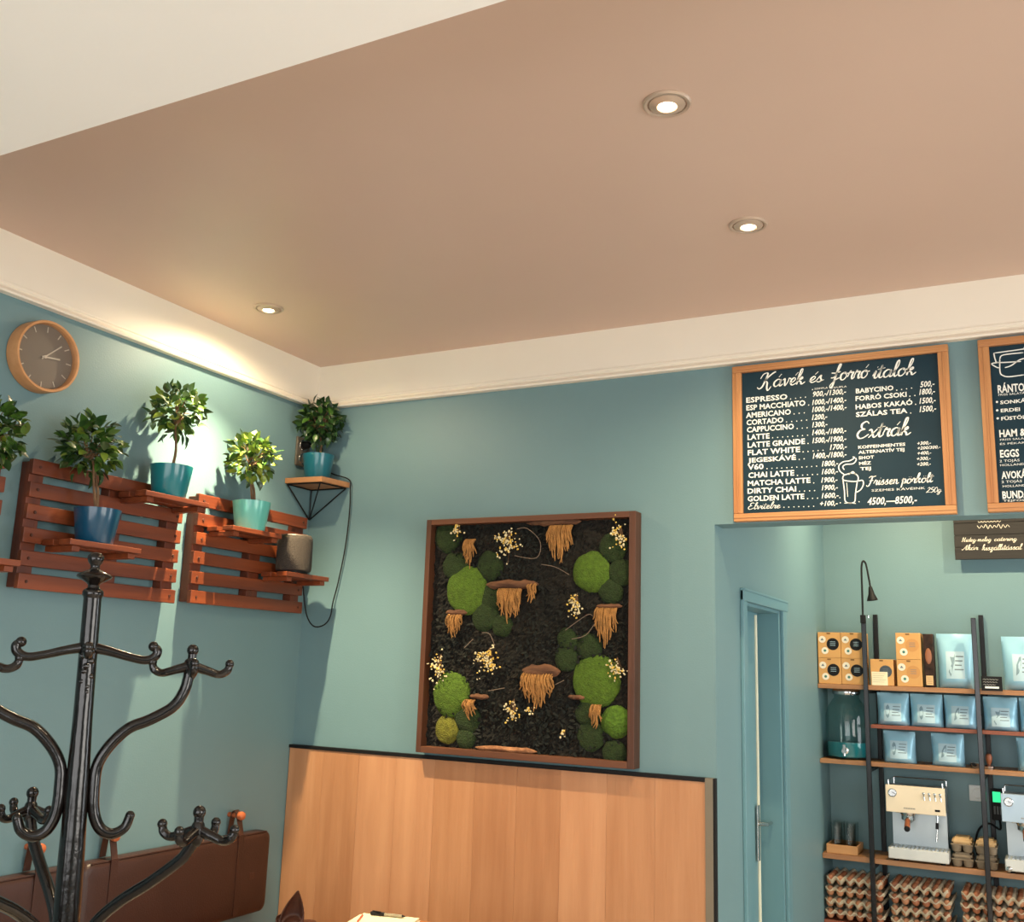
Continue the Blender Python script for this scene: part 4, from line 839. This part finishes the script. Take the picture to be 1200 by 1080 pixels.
obj('card', B(2.806, 2.902, SF-.006, SF-.002, ZA-.006, ZA+.066, bev=.001, rot=Matrix.Rotation(R(-6), 3, 'X')), BLK, pc)
obj('price_strip', B(2.822, 2.886, SF-.0085, SF-.0065, ZA+.002, ZA+.016), INK, pc)
bm = bmesh.new()
for k in range(3):
    zz = ZA+.050-.013*k; strip(bm, [(2.814+.0065*i, zz+(.003 if i % 2 else -.002)) for i in range(12-k)], .0018, SF-.0095)
obj('handwriting', bm, mat('grey_chalk', (190, 186, 178), .7), pc)
# water jar
JXc, JYc = 2.122, SF+.125
jr = thing('drinks_dispenser', (JXc, JYc, ZC), 'large glass drinks dispenser jar with metal lid and tap', 'jar')
gj = glass('jar_glass', (.82, .93, .91), tint=.95)
obj('glass_jar', L([(.090, .002), (.106, .010), (.112, .04), (.114, .16), (.112, .225), (.100, .27), (.078, .305), (.066, .320), (.066, .340)], (JXc, JYc, ZC), 44), gj, jr, smooth=True)
obj('water', L([(.088, .006), (.103, .014), (.108, .04), (.1085, .088), (.001, .089)], (JXc, JYc, ZC), 40), mat('teal_water', (40, 128, 138), .08, var=.05, coat=.5), jr, smooth=True)
obj('lid', L([(.071, .338), (.073, .342), (.073, .362), (.069, .367), (.02, .369), (.001, .369)], (JXc, JYc, ZC), 40), CHROME, jr, smooth=True)
tp = obj('tap', L([(.018, .110), (.018, .118), (.010, .12), (.010, .150), (.013, .152), (.012, .158)], (JXc+.004, JYc, ZC+.048), 18, 'y'), CHROME, jr, smooth=True)
obj('tap_lever', B(JXc-.003, JXc+.011, JYc-.153, JYc-.140, ZC+.05, ZC+.082, bev=.003), CHROME, tp); obj('spout', T([(JXc+.004, JYc-.142, ZC+.05), (JXc+.004, JYc-.145, ZC+.022)], .007, 10), CHROME, tp, smooth=True)
# wooden tray with tumblers
ty = thing('wooden_tray', (2.094, SF+.1, ZD), 'small pale wooden tray under the drinking glasses', 'tray')
TRW = wood('tray_wood', (206, 152, 96), (186, 130, 76), 'x', .5)
obj('base', B(2.014, 2.172, SF+.015, SF+.20, ZD+.001, ZD+.010), TRW, ty)
for a in ((2.014, 2.172, SF+.012, SF+.020), (2.014, 2.172, SF+.192, SF+.20), (2.014, 2.022, SF+.02, SF+.192), (2.164, 2.172, SF+.02, SF+.192)): obj('side', B(*a, ZD+.001, ZD+.046, bev=.002), TRW, ty)
gg = glass('tumbler_glass', (.96, .99, .99), tint=.985); k = 0
for y in (SF+.06, SF+.145):
    for x in (2.060, 2.128):
        tt = thing('tumbler', (x, y, ZD+.011), 'clear glass tumbler standing in the small wooden tray', 'glass', 'tumblers in the wooden tray')
        obj('glass_wall', L([(.026, 0), (.027, .004), (.032, .14), (.030, .14), (.0255, .012), (.001, .012)], (x, y, ZD+.011), 24), gg, tt, smooth=True)
        obj('glass_base', L([(.0245, .0125), (.0245, .018), (.001, .018)], (x, y, ZD+.011), 20), gg, tt)

# espresso machines
def machine(x0, x1, label, face, sil, lit):
    y0 = SF-.075; z = ZD; xc = (x0+x1)/2
    t = thing('espresso_machine', (xc, SF+.05, z), label, 'espresso machine', 'espresso machines')
    obj('rear_housing', B(x0+.012, x1-.012, SF+.075, SBK-.03, z+.018, z+.36, bev=.006), STEEL, t)
    obj('back_plate', B(x0+.014, x1-.006, SF+.060, SF+.075, z+.07, z+.27), mat('steel_plate', (176, 186, 190), .4, .5), t)
    hd_ = obj('head', B(x0+.004, x1-.004, y0+.030, SF+.10, z+.252, z+.372, bev=.004), STEEL, t)
    fp = obj('front_panel', B(x0, x1, y0+.018, y0+.030, z+.244, z+.376, bev=.003), face, t)
    obj('pressure_gauge', L([(.021, 0), (.021, .007), (.018, .009), (.017, .005), (.001, .005)], (x0+.034, y0+.018, z+.338), 30, 'y'), CHROME, fp, smooth=True)
    obj('gauge_needle', B(x0+.030, x0+.046, y0+.0115, y0+.0122, z+.337, z+.3395, rot=Matrix.Rotation(R(25), 3, 'Y')), BLK, fp)
    for k in range(4):
        xk = x1-.100+k*.026
        obj('toggle_boss', L([(.006, 0), (.006, .004), (.003, .006)], (xk, y0+.018, z+.345), 12, 'y'), CHROME, fp)
        obj('toggle_lever', T([(xk, y0+.012, z+.345), (xk+.003, y0+.004, z+.330), (xk+.005, y0+.002, z+.314)], [.0025, .0028, .0035], 7), CHROME, fp)
    obj('badge', B(x1-.050, x1-.026, y0+.0165, y0+.0185, z+.262, z+.272), BLK, fp)
    bm = bmesh.new()
    for k in range(9): box(bm, x0+.085+k*.0062, x0+.0895+k*.0062, y0+.0170, y0+.0183, z+.264, z+.270)
    obj('maker_lettering', bm, mat('grey_print', (150, 140, 126), .5), fp)
    gx = x0+.098; gy = y0+.085
    obj('group_head', L([(.040, .252), (.040, .236), (.034, .226), (.030, .226)], (gx, gy, z), 30), CHROME, t, smooth=True)
    pf = obj('portafilter', L([(.034, .226), (.034, .206), (.026, .200), (.012, .188), (.004, .186)], (gx, gy, z), 28), CHROME, t, smooth=True)
    obj('portafilter_collar', T([(gx, gy-.03, z+.214), (gx+.002, gy-.052, z+.207)], .009, 10), CHROME, pf, smooth=True)
    obj('portafilter_handle', T([(gx+.002, gy-.050, z+.208), (gx+.004, gy-.09, z+.192), (gx+.006, gy-.125, z+.175)], [.0115, .0135, .0145], 14, 4), wood('handle_wood', (164, 92, 52), (120, 62, 34), 'y', .4), pf, smooth=True)
    obj('handle_cap', L([(.0145, 0), (.014, .006), (.004, .009)], (gx+.006, gy-.125, z+.175), 16, 'y'), BLK, pf, smooth=True)
    for s in (-1, 1): obj('group_lug', B(gx+s*.048-.012, gx+s*.048+.012, gy-.02, gy+.02, z+.236, z+.251, bev=.004), CHROME, t)
    sx = x1-.044
    obj('steam_wand', T([(sx, y0+.06, z+.252), (sx, y0+.055, z+.21), (sx-.004, y0+.05, z+.16), (sx-.008, y0+.046, z+.115)], [.006, .0045, .0042, .0052], 9, 4), CHROME, t, smooth=True)
    obj('wand_grip', T([(sx-.001, y0+.054, z+.205), (sx-.003, y0+.052, z+.175)], .0075, 10), BLK, t, smooth=True)
    tr = obj('drip_tray', B(x0+.002, x1+.004, y0+.020, SF+.10, z+.018, z+.072, bev=.005), mat('tray_enamel', (206, 206, 198), .35, .25), t)
    bm = bmesh.new()
    for k in range(14): xk = x0+.016+k*.0195; box(bm, xk, xk+.009, y0+.028, SF+.055, z+.072, z+.076)
    obj('drip_grille', bm, STEEL, tr)
    bm = bmesh.new(); y1 = SF+.19
    tube(bm, [(x0+.012, y0+.05, z+.374), (x0+.012, y0+.05, z+.396), (x0+.012, y1, z+.396), (x0+.012, y1, z+.36)], .003, 6); tube(bm, [(x1-.012, y0+.05, z+.374), (x1-.012, y0+.05, z+.396), (x1-.012, y1, z+.396), (x1-.012, y1, z+.36)], .003, 6); tube(bm, [(x0+.012, y1, z+.396), (x1-.012, y1, z+.396)], .003, 6)
    obj('cup_rail', bm, CHROME, t, smooth=True)
    for a in (x0+.03, x1-.03):
        for b_ in (SF+.02, SBK-.06): obj('foot', L([(.012, 0), (.014, .018)], (a, b_, z), 14), BLK, t)
    if lit: obj('side_knob', L([(.012, 0), (.013, .02), (.004, .024)], (x0+.02, y0+.02, z+.03), 14, 'y'), CHROME, t)
    return t
machine(2.330, 2.612, 'cream-fronted espresso machine with a wooden portafilter handle', mat('cream_enamel', (238, 218, 184), .35, .1), STEEL, False)
machine(2.864, 3.146, 'blue-grey steel espresso machine standing past the egg cartons', mat('cool_enamel', (168, 186, 198), .35, .4), STEEL, True)
# egg cartons between the machines: grey bases, paler lids
CBASE = mat('carton_base_pulp', (136, 120, 98), .9, var=.1, scale=25, bump=.3); CLID = mat('carton_lid_pulp', (208, 172, 122), .9, var=.08, scale=25, bump=.3)
def eggcarton(x0, x1, z0, label, lid):
    t = thing('egg_carton', ((x0+x1)/2, SF+.07, z0), label, 'egg carton', 'egg cartons'); y0, y1 = SF+.012, SF+.165; w_ = (x1-x0)/2
    bm = bmesh.new()
    for i in range(2):
        for j in range(3): lathe(bm, [(w_*.34, 0), (w_*.42, .006), (w_*.5, .036)], (x0+w_*(i+.5), y0+.0255+.051*j, z0+.001), 14)
    obj('cups', bm, CBASE, t, smooth=True)
    obj('flange', B(x0-.001, x1+.001, y0-.002, y1+.002, z0+.034, z0+.039, bev=.001), CBASE, t)
    bm = B(x0+.001, x1-.001, y0, y1, z0+.0392, z0+.068); top = [v for v in bm.verts if v.co.z > z0+.06]; bmesh.ops.scale(bm, vec=(.84, .90, 1), verts=top, space=Matrix.Translation(-Vector(((x0+x1)/2, (y0+y1)/2, 0))))
    bmesh.ops.bevel(bm, geom=list(bm.edges), offset=.009, segments=2, affect='EDGES'); obj('lid', bm, lid, t, smooth=True)
for i, (a, b_) in enumerate(((2.622, 2.722), (2.732, 2.832))):
    for j in range(2): eggcarton(a, b_, ZD+.001+j*.0695, '%s pulp egg carton in the pair %s' % (('bottom', 'top tan-lidded')[j], ('touching the cream espresso machine', 'beside the steel espresso machine')[i]), CLID if j else CBASE)
# wall plug, timer and cable behind the machines
ou = thing('wall_socket', (2.742, RB, 1.108), 'white square wall socket on the recess wall', 'socket')
obj('plate', B(2.702, 2.782, RB-.012, RB-.0005, 1.068, 1.148, bev=.004), mat('white_plastic', (206, 212, 210), .4), ou)
obj('well', L([(.028, .010), (.026, .015), (.021, .013), (.019, .004)], (2.742, RB, 1.108), 26, 'y'), mat('white_plastic', (206, 212, 210), .4), ou, smooth=True)
for s in (-1, 1): obj('pin_hole', L([(.003, .004), (.003, .0075), (.001, .0075)], (2.742+s*.009, RB, 1.108), 10, 'y'), BLK, ou)
gr = thing('plug_timer', (2.836, RB-.02, 1.02), 'black plug-in timer with a lit green display', 'timer')
obj('case', B(2.806, 2.868, RB-.05, RB-.0005, .985, 1.140, bev=.006), BLK, gr); obj('display', B(2.815, 2.852, RB-.052, RB-.050, 1.075, 1.126), mat('green_display', (40, 220, 140), .4, emit=1.2), gr)
for k in range(3): obj('button', B(2.817+k*.014, 2.826+k*.014, RB-.053, RB-.050, 1.015, 1.055, bev=.001), mat('grey_button', (90, 94, 96), .5), gr)
obj('power_lead', T([(2.84, RB-.02, .985), (2.84, RB-.03, .94), (2.79, RB-.035, .965), (2.74, RB-.03, .93), (2.72, RB-.03, .85), (2.735, RB-.03, .78)], .005, 8, 5), BLK, None, smooth=True, loc=(2.78, RB-.03, .8), label='black power lead looping down behind the egg cartons', cat='cord')
tm = thing('coffee_tamper', (2.80, SF+.10, ZC), 'small chrome coffee tamper by the steel upright on the bag shelf', 'tamper')
obj('base', L([(.027, 0), (.028, .012), (.020, .018), (.008, .022)], (2.815, SF+.08, ZC+.001), 24), CHROME, tm, smooth=True); obj('grip', L([(.008, .022), (.014, .035), (.017, .055), (.012, .07), (.002, .074)], (2.815, SF+.08, ZC+.001), 20), wood('handle_wood', (164, 92, 52), (120, 62, 34), 'y', .4), tm, smooth=True)
cb = thing('portafilter_spare', (2.76, SF+.10, ZC), 'spare chrome portafilter basket lying beside the tamper', 'portafilter')
obj('basket', L([(.024, 0), (.028, .02), (.030, .022), (.027, .022), (.022, .004)], (2.752, SF+.09, ZC+.001), 24), CHROME, cb, smooth=True); obj('handle', T([(2.752, SF+.065, ZC+.016), (2.745, SF+.03, ZC+.02)], .008, 8), BLK, cb)

# stacked egg trays with eggs
def traymesh():
    bm = bmesh.new(); n_ = 6; q_ = 6; N = n_*q_; S_ = .30; g = []
    for j in range(N+1):
        row = []
        for i in range(N+1):
            u, v = i/N, j/N; cu = math.cos(2*math.pi*u*n_); cv = math.cos(2*math.pi*v*n_)
            h = .5+.25*(cu+cv)
            h = h**.8
            row.append(bm.verts.new(((u-.5)*S_, (v-.5)*S_, .004+.046*h)))
        g.append(row)
    for j in range(N):
        for i in range(N): bm.faces.new((g[j][i], g[j][i+1], g[j+1][i+1], g[j+1][i]))
    bmesh.ops.recalc_face_normals(bm, faces=bm.faces)
    bmesh.ops.solidify(bm, geom=list(bm.faces), thickness=.0025)
    me = bpy.data.meshes.new('egg_tray'); bm.to_mesh(me); bm.free(); me.materials.append(PULP)
    for p_ in me.polygons: p_.use_smooth = True
    return me
TM = traymesh()
bm = bmesh.new(); ball(bm, (0, 0, 0), .0195, (1, 1, 1), 14)
for v in bm.verts: v.co.z *= (1.38 if v.co.z > 0 else 1.18)
EM = bpy.data.meshes.new('egg'); bm.to_mesh(EM); bm.free(); EM.materials.append(EGG)
EM2 = EM.copy(); EM2.materials.clear(); EM2.materials.append(mat('pale_eggshell', (184, 128, 92), .45, var=.12, scale=9))
for p_ in list(EM.polygons)+list(EM2.polygons): p_.use_smooth = True
NAMES = ('bottom', 'second', 'third', 'top'); 
for s, (xc, ztop, where) in enumerate(((2.148, .667, 'below the wooden tray of tumblers'), (2.468, .652, 'below the cream espresso machine'), (2.800, .664, 'below the egg cartons'), (3.125, .660, 'below the blue-grey espresso machine'))):
    yc = SF+.145
    for k in range(4):
        zt = ZE+.001+k*.0555; ang = (R(90) if k % 2 else 0) + random.uniform(-.03, .03)
        x = xc+random.uniform(-.004, .004)
        tr = bpy.data.objects.new('egg_tray', TM); C.objects.link(tr); tr.location = (x, yc-.008, zt); tr.rotation_euler.z = ang; tr.scale = (.98, .92, 1)
        meta(tr, '%s pulp egg tray in the stack %s' % (NAMES[k], where), 'egg tray', 'stacked egg trays')
        rows = range(6) if k == 3 else range(1)
        for j in rows:
            for i in range(6):
                if k == 3 and s == 0 and j > 3: continue
                e = bpy.data.objects.new('egg', EM if random.random() < .7 else EM2); C.objects.link(e)
                e.location = (x+(-.125+.05*i)*.98, yc-.008+(-.125+.05*j)*.92, zt+.0278); e.rotation_euler = (random.uniform(-.12, .12), random.uniform(-.12, .12), random.uniform(0, 6))
                meta(e, '%s egg, %s row, %s tray of the stack %s' % ('pale tan' if e.data is EM2 else 'brown', ('front', 'second', 'third', 'fourth', 'fifth', 'rearmost')[j], NAMES[k], where), 'egg', 'eggs in the tray stacks')
